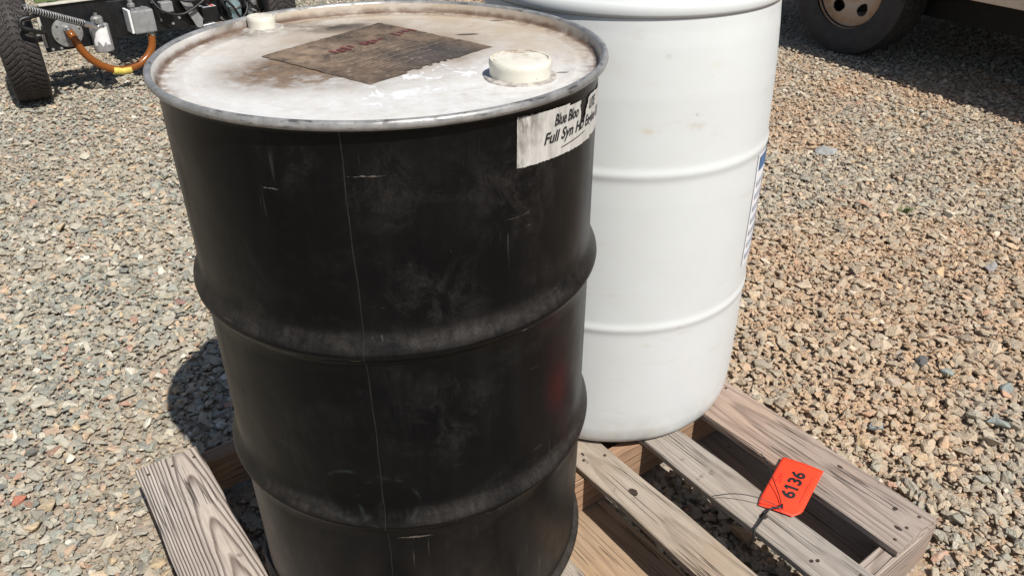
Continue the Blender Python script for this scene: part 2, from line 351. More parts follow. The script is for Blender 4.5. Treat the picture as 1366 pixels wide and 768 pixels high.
def m_hdpe():
    t = NT('white_plastic'); v = t.coord()
    n = t.noise(v, 7, 5, .65); n2 = t.noise(t.mapping(v, (9, 9, 40)), 1., 5, .75); n3 = t.noise(v, 60, 4, .7)
    c = t.mix(t.ramp(n, [(.35, 0.0), (.7, 1.0)]), (.605, .63, .63), (.58, .60, .595))
    sm = t.math('MULTIPLY', t.ramp(n2, [(.56, 0.0), (.70, .55)]), t.ramp(t.noise(v, 9, 2), [(.46, 0.0), (.60, .8)]))
    c = t.mix(sm, c, (.50, .47, .40))
    zz = t.sep(v)[2]; low = t.math('MULTIPLY', t.rng(zz, .10, .005), t.ramp(t.noise(t.mapping(v, (20, 20, 14)), 1., 5, .7), [(.40, 0.0), (.68, .6)]))
    c = t.mix(low, c, (.40, .35, .27))
    scf = t.math('MULTIPLY', t.ramp(t.noise(t.mapping(v, (30, 30, 200), rot=(.25, .1, 0)), 1., 4, .7), [(.66, 0.0), (.70, .5)]), t.ramp(t.noise(v, 6, 2), [(.5, 0.0), (.62, 1.0)]))
    c = t.mix(scf, c, (.46, .45, .42))
    for p, r, cc, sx in (((-.011, -.265, .80), .035, (.56, .54, .48), .6), ((.067, -.258, .852), .006, (.12, .10, .08), 1.6), ((.066, -.261, .818), .011, (.33, .29, .22), 1), ((.125, -.25, .722), .008, (.25, .22, .16), 1.6), ((.120, -.252, .703), .020, (.42, .37, .27), .5), ((.052, -.276, .699), .016, (.50, .42, .26), .5), ((.137, -.254, .300), .006, (.10, .09, .08), .6), ((.081, -.278, .267), .010, (.50, .44, .32), .5), ((.16, -.235, .80), .03, (.57, .55, .49), .6)):
        m = t.math('MULTIPLY', t.near(t.mapping(v, (sx, 1, 1.6)), (p[0] * sx, p[1], p[2] * 1.6), 0.0, r), t.ramp(n3, [(.36, .0), (.60, .55)]))
        c = t.mix(m, c, cc)
    t.setin(t.b, 'Subsurface Weight', .0)
    return t.fin(c, t.rng(n, .3, .7, .34, .46), None, t.bump(t.noise(v, 11, 2), .10, .004), .45)
M_HDPE = m_hdpe()
M_BLUE = simple('blue_print', (.06, .14, .30), .5, var=.1)
M_WPAPER = simple('white_label_paper', (.72, .73, .76), .5, var=.04)
M_GREYPRINT = simple('grey_print', (.42, .44, .50), .5, var=.1)
M_TAG = simple('fluorescent_orange_card', (.93, .050, .013), .55, nscale=12, var=.03)
M_TAGLOGO = simple('faded_dark_red_print', (.50, .030, .018), .6, var=.1)
M_WIRE = simple('black_wire', (.012, .012, .012), .45, var=.2)
M_NAIL = simple('rusty_nail', (.06, .042, .032), .7, nscale=300, var=.3)
M_KNOT = simple('dark_knot', (.045, .028, .020), .9, nscale=160, var=.45)

# ------------------------------------------------------------------ ground
def m_ground():
    t = NT('gravel_bed'); v = t.coord()
    n = t.noise(v, 140, 5, .75); n2 = t.noise(v, 1.4, 4, .6); vo = t.n('ShaderNodeTexVoronoi'); t.l(v, vo.inputs[0]); t.setin(vo, 'Scale', 55.)
    x, y, z = t.sep(v)
    c = t.mix(t.ramp(n, [(.3, 0.0), (.7, 1.0)]), (.26, .21, .16), (.46, .38, .29))
    vc = t.ramp(t.sep(vo.outputs['Color'])[0], [(0.0, (.24, .23, .21)), (.4, (.38, .35, .30)), (.75, (.48, .41, .32)), (1.0, (.56, .52, .46))])
    c = t.mix(.55, c, vc)
    o = t.math('MULTIPLY', t.ramp(n2, [(.42, 0.0), (.62, 1.0)]), t.rng(x, .2, 1.4, .15, .75))
    c = t.mix(o, c, (.52, .34, .20))
    h = t.math('SUBTRACT', t.math('MULTIPLY', n, .6), vo.outputs['Distance'])
    return t.fin(c, .95, None, t.bump(h, .8, .012), .2)
M_GROUND = m_ground()
g = bmesh.new(); S = 150
vv = [g.verts.new(p) for p in ((-S, -S, 0), (S, -S, 0), (S, S, 0), (-S, S, 0))]; g.faces.new(vv)
gr = obj('ground', g, M_GROUND, loc=(0, 0, -.010)); tag(gr, kind='structure')

# angular crushed stones
def stone_mesh(seed, flat=.5, npts=13, name='stone'):
    r = np.random.default_rng(seed); bm = bmesh.new()
    P = r.normal(size=(npts, 3)); P /= np.linalg.norm(P, axis=1)[:, None]
    P *= r.uniform(.78, 1.08, (npts, 1)) * np.array([.5, .5 * r.uniform(.6, .9), .5 * flat * r.uniform(.75, 1.15)])
    for q in P: bm.verts.new(q)
    res = bmesh.ops.convex_hull(bm, input=bm.verts[:])
    bmesh.ops.delete(bm, geom=[v for v in bm.verts if not v.link_faces], context='VERTS')
    bmesh.ops.bevel(bm, geom=bm.edges[:], offset=.035, segments=1, affect='EDGES', clamp_overlap=True)
    bmesh.ops.recalc_face_normals(bm, faces=bm.faces[:])
    me = bpy.data.meshes.new(name); bm.to_mesh(me); bm.free(); return me
def m_stone():
    t = NT('crushed_stone')
    at = t.n('ShaderNodeAttribute', attribute_type='INSTANCER', attribute_name='col'); v = t.coord()
    oi = t.n('ShaderNodeObjectInfo').outputs['Random']
    mp = t.mapping(v, (1, 1, 1)); add = t.n('ShaderNodeVectorMath', operation='ADD'); t.l(mp, add.inputs[0]); t.l(t.comb(t.math('MULTIPLY', oi, 40.), 0., 0.), add.inputs[1])
    n = t.noise(add.outputs[0], 5, 4, .7)
    c = t.mix(t.ramp(n, [(.3, .22), (.7, 0.0)]), at.outputs['Color'], (.16, .135, .105), 'MIX')
    c = t.mix(t.ramp(t.noise(add.outputs[0], 2.2, 2), [(.5, 0.0), (.7, .4)]), c, (.56, .49, .40))
    return t.fin(c, .88, None, t.bump(n, .5, .05), .3)
M_STONE = m_stone()
stones = bpy.data.collections.new('stone_shapes')
for i in range(18):
    me = stone_mesh(100 + i, .42 + .04 * (i % 6), 11 + i % 5); me.materials.append(M_STONE)
    stones.objects.link(bpy.data.objects.new('stone_shape', me))

# value noise for colour patches
_g = rng.random((64, 64))
def vnoise(x, y, s):
    x = np.asarray(x) * s + 31.7; y = np.asarray(y) * s + 17.3; xi = np.floor(x).astype(int); yi = np.floor(y).astype(int)
    fx = x - xi; fy = y - yi; fx = fx * fx * (3 - 2 * fx); fy = fy * fy * (3 - 2 * fy)
    G = lambda a, b: _g[a % 64, b % 64]
    return (G(xi, yi) * (1 - fx) + G(xi + 1, yi) * fx) * (1 - fy) + (G(xi, yi + 1) * (1 - fx) + G(xi + 1, yi + 1) * fx) * fy
PC, PS = .893, .45
def pallet_wu(x, y): return x * PC + y * PS, x * PS - y * PC        # across, along boards
BOT = ((-.43, -.27), (.19, .385), (.63, .79))
def make_gravel():
    X, Y, SZ, Z = [], [], [], []
    def scatter(n, x0, x1, y0, y1, med, sig, lo, hi, keep, zf):
        x = rng.uniform(x0, x1, n); y = rng.uniform(y0, y1, n); k = keep(x, y) > rng.random(n); x, y = x[k], y[k]
        s = np.clip(med * np.exp(rng.normal(0, sig, len(x))), lo, hi)
        X.append(x); Y.append(y); SZ.append(s); Z.append(zf * s)
    d = lambda x, y: np.hypot(x - .2, y - .6)
    near = lambda x, y: np.clip((2.6 - d(x, y)) / .8, 0, 1)
    far = lambda x, y: np.clip((d(x, y) - 1.7) / .8, 0, 1) * np.clip(1.35 - d(x, y) / 9, .25, 1)
    bign = lambda x, y: np.where(x > .6, .95, 1.0) * (.35 + 1.1 * np.clip(vnoise(x, y, 2.3), 0, 1))
    scatter(215000, -2.6, 3.0, -1.6, 3.4, .0125, .35, .007, .024, near, .34)      # fines
    scatter(95000, -2.6, 3.0, -1.6, 3.4, .0245, .28, .014, .042, near, .22)
    scatter(22000, -2.6, 3.4, -1.6, 3.6, .035, .24, .025, .066, lambda x, y: near(x, y) * bign(x, y), .24)
    scatter(190000, -4.6, 5.6, -1.8, 8.5, .021, .30, .010, .036, far, .16)
    scatter(170000, -4.0, 5.0, -1.0, 6.5, .0135, .30, .008, .022, far, .34)
    scatter(60000, -4.6, 5.6, -1.8, 8.5, .031, .25, .018, .055, far, .2)
    X, Y, SZ, Z = map(np.concatenate, (X, Y, SZ, Z)); n = len(X)
    Z = Z + (vnoise(X, Y, 3.1) - .5) * .006 + rng.normal(0, .0020, n) - .005
    wq, uq = pallet_wu(X, Y)
    under = np.zeros(n, bool)
    for a, b in BOT: under |= (wq > a + .004) & (wq < b - .004)
    under &= (uq > -.46) & (uq < .62)
    strg = (wq > -.45) & (wq < .81) & ((np.abs(uq + .42) < .04) | (np.abs(uq - .083) < .04) | (np.abs(uq - .575) < .04))
    pal = (wq > -.46) & (wq < .82) & (uq > -.47) & (uq < .63)
    keep = ~(under & (SZ > .015)); Z = np.where(under | strg, np.minimum(Z, -.004) - .008, Z)
    keep &= ~(strg & (SZ > .03))
    X, Y, SZ, Z = X[keep], Y[keep], SZ[keep], Z[keep]; n = len(X)
    # colours
    pal_c = np.array([(.300, .285, .250), (.235, .245, .225), (.345, .305, .250), (.265, .250, .215), (.37, .345, .30), (.195, .205, .195), (.39, .285, .215), (.50, .48, .44), (.15, .15, .145), (.42, .33, .23), (.34, .21, .165)])
    pr = np.array([.20, .16, .18, .15, .09, .07, .04, .03, .025, .04, .015]); pr /= pr.sum()
    C = pal_c[rng.choice(len(pal_c), n, p=pr)] * rng.uniform(.85, 1.18, (n, 1)) * 1.42
    pat = vnoise(X, Y, 1.7) * .55 + vnoise(X, Y, 4.3) * .3 + vnoise(X, Y, 11.) * .15
    orange = np.clip((pat - .44) / .15, 0, 1) * np.clip((X - .35) / .7, .22, 1) * np.where(SZ > .030, .40, np.where(SZ > .022, .85, 1.0))
    dust = np.array([.57, .37, .225])
    C = C * (1 - .78 * orange[:, None]) + dust * .78 * orange[:, None] * rng.uniform(.85, 1.15, (n, 1))
    warm = np.clip((X - .3) / .8, 0, 1)[:, None]; C = C * np.array([1.0, .995, .925]) * (1 + warm * np.array([.03, -.01, -.05]))
    wt = (np.clip((X - .45) / .7, 0, 1) * np.where(SZ > .03, .12, .30))[:, None]; C = (C * (1 - wt) + np.array([.58, .425, .305]) * wt) * 1.06
    me = bpy.data.meshes.new('gravel'); me.vertices.add(n)
    me.vertices.foreach_set('co', np.stack([X, Y, Z], 1).astype('f').ravel())
    rot = np.stack([rng.normal(0, .26, n), rng.normal(0, .26, n), rng.uniform(0, 6.283, n)], 1)
    scl = SZ[:, None] * np.stack([rng.uniform(.9, 1.15, n), rng.uniform(.8, 1.1, n), rng.uniform(.75, 1.15, n)], 1)
    a = me.attributes.new('rot', 'FLOAT_VECTOR', 'POINT'); a.data.foreach_set('vector', rot.astype('f').ravel())
    a = me.attributes.new('scl', 'FLOAT_VECTOR', 'POINT'); a.data.foreach_set('vector', scl.astype('f').ravel())
    a = me.attributes.new('idx', 'INT', 'POINT'); a.data.foreach_set('value', rng.integers(0, 18, n).astype('i'))
    a = me.attributes.new('col', 'FLOAT_COLOR', 'POINT'); a.data.foreach_set('color', np.concatenate([C, np.ones((n, 1))], 1).astype('f').ravel())
    o = bpy.data.objects.new('gravel', me); col.objects.link(o)
    ng = bpy.data.node_groups.new('scatter_stones', 'GeometryNodeTree')
    ng.interface.new_socket('Geometry', in_out='INPUT', socket_type='NodeSocketGeometry'); ng.interface.new_socket('Geometry', in_out='OUTPUT', socket_type='NodeSocketGeometry')
    N = ng.nodes; L = ng.links
    gi = N.new('NodeGroupInput'); go = N.new('NodeGroupOutput'); ci = N.new('GeometryNodeCollectionInfo'); ip = N.new('GeometryNodeInstanceOnPoints')
    ci.inputs['Collection'].default_value = stones; ci.inputs['Separate Children'].default_value = True; ci.inputs['Reset Children'].default_value = True
    def na(nm, ty):
        q = N.new('GeometryNodeInputNamedAttribute'); q.data_type = ty; q.inputs['Name'].default_value = nm; return q.outputs['Attribute']
    ip.inputs['Pick Instance'].default_value = True
    L.new(gi.outputs[0], ip.inputs['Points']); L.new(ci.outputs[0], ip.inputs['Instance']); L.new(na('idx', 'INT'), ip.inputs['Instance Index'])
    L.new(na('rot', 'FLOAT_VECTOR'), ip.inputs['Rotation']); L.new(na('scl', 'FLOAT_VECTOR'), ip.inputs['Scale']); L.new(ip.outputs[0], go.inputs[0])
    md = o.modifiers.new('scatter', 'NODES'); md.node_group = ng
    tag(o, 'loose crushed gravel in grey, green-grey and tan covering the ground', 'gravel', kind='stuff')
make_gravel()

# ------------------------------------------------------------------ pallet
pallet = empty('pallet', (0, 0, 0), math.atan2(PS, PC))
tag(pallet, 'weathered wooden pallet carrying the black and the white drum', 'pallet')
def plank(name, mat, w0, w1, u0, u1, z0, z1, seed, warp=.002, along='u', parent=pallet):
    """a plank with slightly ragged edges; local Y is its length"""
    r = random.Random(seed); bm = bmesh.new()
    if along == 'u': L_ = u1 - u0; W = w1 - w0; c = ((w0 + w1) / 2, -(u0 + u1) / 2, (z0 + z1) / 2); rz = 0
    else: L_ = w1 - w0; W = u1 - u0; c = ((w0 + w1) / 2, -(u0 + u1) / 2, (z0 + z1) / 2); rz = math.pi / 2
    T = z1 - z0; n = 26; b = .0022
    rings = []
    ph = [r.uniform(0, 6) for _ in range(6)]
    for i in range(n + 1):
        y = -L_ / 2 + L_ * i / n
        e = lambda k: warp * (.5 * math.sin(y * 9 + ph[k]) + .35 * math.sin(y * 23 + ph[k] * 2)) + r.uniform(-.0006, .0006)
        xl, xr = -W / 2 + e(0), W / 2 + e(1); zt = T / 2 + .4 * e(2); zb = -T / 2
        pr = [(xl + b, zb), (xr - b, zb), (xr, zb + b), (xr, zt - b), (xr - b, zt), (xr - W * .33, zt + r.uniform(-.0004, .0004)), (xl + W * .33, zt + r.uniform(-.0004, .0004)), (xl + b, zt), (xl, zt - b), (xl, zb + b)]
        if i in (0, n): dy = [r.uniform(-.0025, .0025) for _ in pr]
        else: dy = [0] * len(pr)
        rings.append([bm.verts.new((p[0], y + dy[k], p[1])) for k, p in enumerate(pr)])
    m = len(rings[0])
    for a, q in zip(rings, rings[1:]):
        for k in range(m): bm.faces.new((a[k], a[(k + 1) % m], q[(k + 1) % m], q[k]))
    bm.faces.new(rings[0][::-1]); bm.faces.new(rings[-1])
    return obj(name, bm, mat, parent, c, (0, 0, rz))
U0, U1 = -.441, .595; TB = .0175
ZT0, ZT1 = ZP - TB, ZP
deck = [('left', MW_RIDGE, -.424, -.297, 0), ('h1', MW_GREY, -.205, -.116, .001), ('h2', MW_GREY, -.055, .034, -.001), ('h3', MW_GREY, .070, .158, 0),
        ('b3', MW_GREY, .318, .405, 0), ('b2', MW_COOL, .481, .571, .0), ('lead', MW_LEAD, .650, .785, .001)]
boards = {}
for i, (k, m, a, b, dz) in enumerate(deck):
    boards[k] = plank('deck_board', m, a, b, U0 + .004 * ((i * 3) % 4 - 1.5) * .6, U1 + .004 * ((i * 5) % 3 - 1), ZT0 + .0005 + dz, ZT1 + dz, 40 + i, .0028)
for a, b, ms in ((-.440, -.402, MW_STR), (.064, .102, MW_STR), (.556, .594, MW_LEAD)):
    plank('stringer', ms, -.419, .783, a, b, TB + .001, ZT0 - .001, 60 + int(a * 100), .001, 'w')
for i, (a, b) in enumerate(((-.408, -.29), (.20, .378), (.648, .776))):
    plank('bottom_board', MW_TAN if i == 1 else MW_GREY, a, b, U0 + .002, U1 - .003, .0005, TB, 80 + i, .002)
nailm = lathe([(0.0, .0012), (.0026, .0011), (.0034, .0004), (.0034, -.003)], 10); nme = bpy.data.meshes.new('nail'); nailm.to_mesh(nme); nailm.free(); nme.materials.append(M_NAIL)
rn = random.Random(5)
for (k, m, a, b, dz) in deck:
    for uc in (-.421, .083, .575):
        for fr in ((.2, .75) if b - a < .1 else (.15, .5, .85)):
            o = bpy.data.objects.new('nail', nme); col.objects.link(o); o.parent = pallet
            o.location = (a + (b - a) * (fr + rn.uniform(-.06, .06)), -(uc + rn.uniform(-.009, .009)), ZP + dz + .0002)
# knots: flush dark plugs
def knot(w_, u_, rx, ry, z=ZP, seed=0):
    r = random.Random(seed); bm = bmesh.new(); n = 22
    top = [bm.verts.new((rx * (1 + r.uniform(-.18, .18)) * math.cos(6.283 * i / n), ry * (1 + r.uniform(-.18, .18)) * math.sin(6.283 * i / n), .0006)) for i in range(n)]
    c = bm.verts.new((0, 0, -.0004))
    bot = [bm.verts.new((v.co.x * 1.06, v.co.y * 1.06, -.003)) for v in top]
    for i in range(n):
        j = (i + 1) % n; bm.faces.new((top[i], top[j], c)); bm.faces.new((bot[i], bot[j], top[j], top[i]))
    return obj('knot', bm, M_KNOT, pallet, (w_, -u_, z))
# ------------------------------------------------------------------ black steel drum
drum = empty('steel_drum', (0, 0, ZP))
tag(drum, 'black steel drum with rust-stained white lid standing on the pallet', 'drum')
HH = .884; RB = .2865
hoop = [(-.021, 0), (-.0165, .0016), (-.012, .0048), (-.007, .0092), (-.003, .0115), (.0, .012), (.004, .0113), (.010, .0086), (.017, .0048), (.024, .0018), (.031, 0)]
prof = [(.270, .012), (RB - .002, .0125), (RB, .018)]
z = .022
def addz(z0, z1):
    n = max(2, int((z1 - z0) / .018)); return [(RB, z0 + (z1 - z0) * i / n) for i in range(1, n)]
prof += addz(.018, .2928 - .022)
prof += [(RB + a, .2928 + h) for h, a in hoop]
prof += addz(.2928 + .032, .5899 - .022)
prof += [(RB + a, .5899 + h) for h, a in hoop]
prof += addz(.5899 + .032, HH - .026) + [(RB, HH - .020), (RB + .001, HH - .014), (RB + .006, HH - .0117)]
dents = [(-1.0, .48, .006, .07), (-2.2, .42, .005, .09), (-.9, .76, .0016, .10), (-2.4, .72, .0022, .10), (-1.72, .20, .0025, .05), (-.55, .13, .003, .08), (-1.5, .66, .0015, .09), (-2.62, .11, .0025, .06)]
def wob(a, z):
    e = .0007 * math.sin(2 * a + 1) + .0004 * math.sin(5 * a + z * 9) + .0003 * math.sin(11 * a - z * 14)
    f = max(0, min(1, min(z / .06, (HH - .02 - z) / .05)))
    for (aa, zz, dp, wd) in dents:
        da = (a - aa + math.pi) % (2 * math.pi) - math.pi
        e -= dp * .45 * math.exp(-((da * RB) ** 2 + (z - zz) ** 2) / (2 * (wd * .7) ** 2))
    return e * f
body = obj('drum_body', lathe(prof, 192, wob=wob), M_BLACK, drum, smooth=True)
# bottom chime bead
bead = [(RB - .001, .0175), (RB + .004, .0172), (.2955, .0140), (.2968, .0085), (.2955, .0030), (.291, .0005), (.2865, .002), (.284, .010)]
obj('bottom_chime', lathe(bead, 160), M_BLACK, drum, smooth=True)
tb = [(RB + .003, HH - .0125), (.2935, HH - .0120), (.2972, HH - .0100), (.2986, HH - .0065), (.2978, HH - .0025), (.2955, HH - .0003), (.2930, HH - .0002), (.2908, HH - .0016), (.2896, HH - .0040)]
obj('top_chime', lathe(tb, 192), M_CHIME, drum, smooth=True)
hd = [(.28958, HH - .0039), (.2880, HH - .010), (.2868, HEADZ + .004), (.2840, HEADZ + .0008), (.276, HEADZ), (.262, HEADZ), (.258, HEADZ + .0012), (.254, HEADZ + .0012), (.250, HEADZ)] + [(.25 - .0125 * i, HEADZ + .0002 * math.sin(i * .9)) for i in range(1, 20)] + [(.0005, HEADZ)]
obj('drum_head', lathe(hd, 160), M_HEAD, drum, smooth=True)
# welded side seam
a0 = R(-100.7); sm = bmesh.new(); L1, L2 = [], []
for r_, z_ in prof[2:]:
    rr = r_ + wob(a0 % (2 * math.pi), z_) + .0006
    for Lx, da in ((L1, -.0026), (L2, .0026)):
        aj = a0 + da + .0022 * math.sin(z_ * 31) + .0014 * math.sin(z_ * 83 + 1); Lx.append(sm.verts.new((rr * math.cos(aj), rr * math.sin(aj), z_)))
for i in range(len(L1) - 1): sm.faces.new((L1[i], L2[i], L2[i + 1], L1[i + 1]))
M_SEAM = simple('rubbed_seam', (.0095, .0088, .0084), .5, nscale=35, var=.5)
obj('side_seam', sm, M_SEAM, drum, smooth=True)
# pale rub marks where the hoops' paint has worn through
M_RUB = simple('bare_primer_scuff', (.115, .095, .084), .65, nscale=400, var=.4)
def scuff(az0, az1, z_, h, seed, dr=.0009):
    r = random.Random(seed); bm = bmesh.new(); n = 14; A_, B_ = [], []
    for i in range(n + 1):
        a = R(az0 + (az1 - az0) * i / n); k = math.sin(math.pi * i / n) * r.uniform(.35, 1)
        for L_, zz in ((A_, z_ - h * k * .5), (B_, z_ + h * k * .5)):
            dz = zz - (.5899 if z_ > .45 else .2928); rr = RB
            for (h0, a0_), (h1, a1_) in zip(hoop, hoop[1:]):
                if h0 <= dz <= h1: rr = RB + a0_ + (a1_ - a0_) * (dz - h0) / (h1 - h0)
            rr += wob(a % (2 * math.pi), zz) + dr
            L_.append(bm.verts.new((rr * math.cos(a), rr * math.sin(a), zz + r.uniform(-.0006, .0006))))
    for i in range(n): bm.faces.new((A_[i], A_[i + 1], B_[i + 1], B_[i]))
    obj('scuff', bm, M_RUB, drum)
scuff(-63, -55, .5845, .0035, 1); scuff(-104, -101.5, .5845, .0035, 2); scuff(-150, -139, .287, .004, 3); scuff(-98, -88, .262, .004, 4); scuff(-73, -68, .2865, .003, 5); scuff(-127, -118, .584, .002, 6); scuff(-100, -92, .82, .0025, 7); scuff(-120, -116, .80, .0025, 8)
# bungs
def cap(name, c, r, h, mat, flange):
    rt = obj(name, lathe([(r, -.001), (r * 1.01, h * .55), (r * 1.02, h * .62), (r * 1.02, h * .88), (r * .985, h), (r * .92, h), (r * .905, h - .0022), (r * .875, h - .0022), (r * .86, h - .0005), (r * .3, h - .0008), (.0004, h - .0008)], 64), mat, drum, (c[0], c[1], HEADZ + flange[1]), smooth=True, auto=35)
    obj('bung_flange', lathe([(flange[0], -.0008 - flange[1]), (flange[0] * .97, -flange[1] + .002), (flange[0] * .90, 0), (r * .8, 0)], 16 if r > .03 else 32), M_HEAD2, drum, (c[0], c[1], HEADZ + flange[1]), smooth=True, auto=30)
    return rt
M_HEAD2 = simple('chipped_white_flange', (.42, .39, .35), .55, nscale=90, var=.35)
cap('large_bung_cap', (.166, -.108), .0385, .0205, M_CAP, (.047, .003))
cap('small_bung_cap', (-.181, .205), .0205, .0165, M_CAP, (.033, .003))
# stuck square label on the head
pc = [Vector(p) for p in ((-.166, .040, 0), (-.004, .212, 0), (.152, .040, 0), (-.020, -.112, 0))]
lb = bmesh.new(); n = 40; grid = []
for i in range(n + 1):
    row = []
    for j in range(n + 1):
        u_, v_ = i / n, j / n
        p = pc[0].lerp(pc[1], u_).lerp(pc[3].lerp(pc[2], u_), v_)
        ed = min(u_, v_, 1 - u_, 1 - v_)
        if ed == 0: p = p + Vector((rng.normal(0, .0007), rng.normal(0, .0007), 0))
        zz = .0007 + (.0005 * max(0, .05 - ed) / .05 if math.sin(u_ * 7 + v_ * 5) > .2 else 0) + .0003 * math.sin(u_ * 30) * math.sin(v_ * 22)
        row.append(lb.verts.new((p.x, p.y, HEADZ + zz)))
    grid.append(row)
rq = random.Random(3)
for i in range(n):
    for j in range(n):
        if j == n - 1 and .25 < i / n < .62 and rq.random() < .6: continue       # nibbled near edge
        lb.faces.new((grid[i][j], grid[i][j + 1], grid[i + 1][j + 1], grid[i + 1][j]))
hl = obj('head_label', lb, M_PAPERD, drum, smooth=True)
# faded unreadable print: red strokes and pale lines along the sheet's edge direction
def strokes(name, mat, items):
    bm = bmesh.new()
    for (u0, u1, v0, v1) in items:
        q = []
        for u_, v_ in ((u0, v0), (u1, v0), (u1, v1), (u0, v1)):
            p = pc[0].lerp(pc[1], u_).lerp(pc[3].lerp(pc[2], u_), v_); q.append(bm.verts.new((p.x, p.y, HEADZ + .0016)))
        bm.faces.new(q)
    obj(name, bm, mat, hl)
it = []
for k in range(15):
    u_ = .30 + .048 * k
    if k in (4, 9, 10): continue
    it.append((u_, u_ + rq.uniform(.014, .034), .285 + rq.uniform(-.02, .02), .285 + rq.uniform(.045, .085)))
strokes('faded_print', M_REDINK, it)
strokes('faded_print', M_PALEINK, [(.16 + .02 * k, .30 + rq.uniform(.1, .55), .46 + .075 * k, .466 + .075 * k) for k in range(6)])
# side label on the body
LA0, LA1 = -61.4, -15.5
def lab_pt(s, t, dr=.0012):      # s 0..1 left to right, t 0 bottom .. 1 top
    a = R(LA0 + (LA1 - LA0) * s); zc = .803 + .0605 * t - .014 * s
    r_ = RB + wob(a % (2 * math.pi), zc) + dr
    return (r_ * math.cos(a), r_ * math.sin(a), zc)
sb = bmesh.new(); NS, NTt = 130, 40; vg = {}
def lv(i, j):
    if (i, j) not in vg: vg[i, j] = sb.verts.new(lab_pt(i / NS, j / NTt + (.0 if 0 < j < NTt else rq.uniform(-.012, .012))))
    return vg[i, j]
for i in range(NS):
    for j in range(NTt):
        s_, t_ = (i + .5) / NS, (j + .5) / NTt
        if t_ > .95 + .02 * math.sin(s_ * 17) * math.sin(s_ * 13) and s_ > .4: continue
        nw = .016 + .045 * (t_ - .42) / .5 + .004 * math.sin(t_ * 25)
        if t_ > .45 and abs(s_ - .565 - .05 * (t_ - .5)) < nw: continue               # torn notch
        if s_ > .70 and t_ < .05 + .03 * math.sin(s_ * 22): continue
        sb.faces.new((lv(i, j), lv(i + 1, j), lv(i + 1, j + 1), lv(i, j + 1)))
slab = obj('paper_label', sb, M_LABEL, drum, smooth=True)
slab['label'] = 'torn white paper label with black italic lettering'
def put_text(s, s0, s1, t0, hgt, tilt=0.0, cut=None):
    bm = text_mesh(s, 1, .28, .022)
    xs = [v.co.x for v in bm.verts]; a, b = min(xs), max(xs)
    for v in list(bm.verts):
        ss = s0 + (v.co.x - a) / (b - a) * (s1 - s0); v.co = Vector(lab_pt(ss, t0 + v.co.y * hgt + tilt * (ss - s0), .0019))
    return obj('lettering', bm, M_INK, slab)
put_text('Blue Bloo', .265, .500, .655, .32)
put_text('LITE', .655, .775, .665, .30)
put_text('Full Syn H', .185, .545, .335, .32)
put_text('D Engine Oil', .530, .900, .345, .31)
ub = bmesh.new(); pv = None
for k in range(21):
    s_ = .335 + .265 * k / 20; q = [ub.verts.new(lab_pt(s_, t_, .0019)) for t_ in (.150 + .09 * k / 20, .168 + .09 * k / 20)]
    if pv: ub.faces.new((pv[0], q[0], q[1], pv[1]))
    pv = q
obj('lettering', ub, M_INK, slab)

# ------------------------------------------------------------------ white plastic drum
WX, WY = .4590, .3915; RW = .2875
wd = empty('plastic_drum', (WX, WY, ZP), math.atan2(-1.063 - WY, 0 - WX) + math.pi / 2)     # local -Y faces the camera side
tag(wd, 'white plastic drum with two moulded rings standing on the pallet', 'drum')
def rib(zc, amp=.0058, hw=.014):
    return [(RW + amp * .5 * (1 + math.cos(math.pi * k / 5)), zc + hw * k / 5) for k in range(-5, 6)]
wp0 = [(.0005, .012), (.20, .012), (.245, .004), (.262, .0025), (.272, .006), (.280, .014), (.2855, .028), (.289, .05), (.2903, .09), (.2906, .13), (.2903, .20), (.2892, .28), (.2885, .36), (.2880, .46), (.2868, .56), (.2840, .64), (.2812, .70), (.2790, .75), (.2758, .79), (.2725, .83), (.2695, .856), (.2680, .876)]
def wr(z):
    q = wp0[7:]
    return float(np.interp(z, [b_ for a_, b_ in q], [a_ for a_, b_ in q]))
wp = wp0[:8] + [(wr(z_) + sum(.0026 * math.exp(-((z_ - zc) / .0090) ** 2) for zc in (.3052, .6195)), z_) for z_ in np.arange(.056, .8765, .0035)]
obj('drum_body', lathe(wp, 144), M_HDPE, wd, smooth=True)
hr = [(.2676, .8752), (.2695, .8768), (.2722, .8785), (.2735, .882), (.2738, .888), (.2730, .894), (.2705, .898), (.2675, .9015), (.2665, .908), (.2655, .914), (.2630, .9165), (.2600, .9165), (.2585, .912), (.2580, .900), (.25, .8985), (.20, .899), (.0005, .900)]
obj('handling_ring', lathe(hr, 144), M_HDPE, wd, smooth=True)
for yy in (.18, -.18): obj('bung_cap', lathe([(.036, .899), (.036, .915), (.033, .918), (.0005, .918)], 40), M_HDPE, wd, (.0, yy, 0), smooth=True, auto=40)
obj('mould_line', boxm(-.001, .001, -.24, .24, .8992, .9015), M_HDPE, wd)
def wpt(az, z, dr=.001):
    r_ = RW + dr
    for (r0, z0), (r1, z1) in zip(wp, wp[1:]):
        if z0 <= z <= z1 and z1 > z0: r_ = r0 + (r1 - r0) * (z - z0) / (z1 - z0) + dr
    return (r_ * math.cos(az), r_ * math.sin(az), z)
def wlabel(name, mat, az0, az1, z0, z1, dr, parent, n=24, m=24):
    bm = bmesh.new(); G = [[bm.verts.new(wpt(az0 + (az1 - az0) * i / n, z0 + (z1 - z0) * j / m, dr)) for j in range(m + 1)] for i in range(n + 1)]
    for i in range(n):
        for j in range(m): bm.faces.new((G[i][j], G[i + 1][j], G[i + 1][j + 1], G[i][j + 1]))
    return obj(name, bm, mat, parent, smooth=True)
WLA, WLB = R(-26.2), R(32)
wl = wlabel('paper_label', M_WPAPER, WLA, WLB, .372, .610, .0012, wd); wl['label'] = 'white printed label with blue heading on the side'
wlabel('print_block', M_BLUE, WLA + R(2), WLB - R(2), .574, .602, .0020, wl, 24, 6)
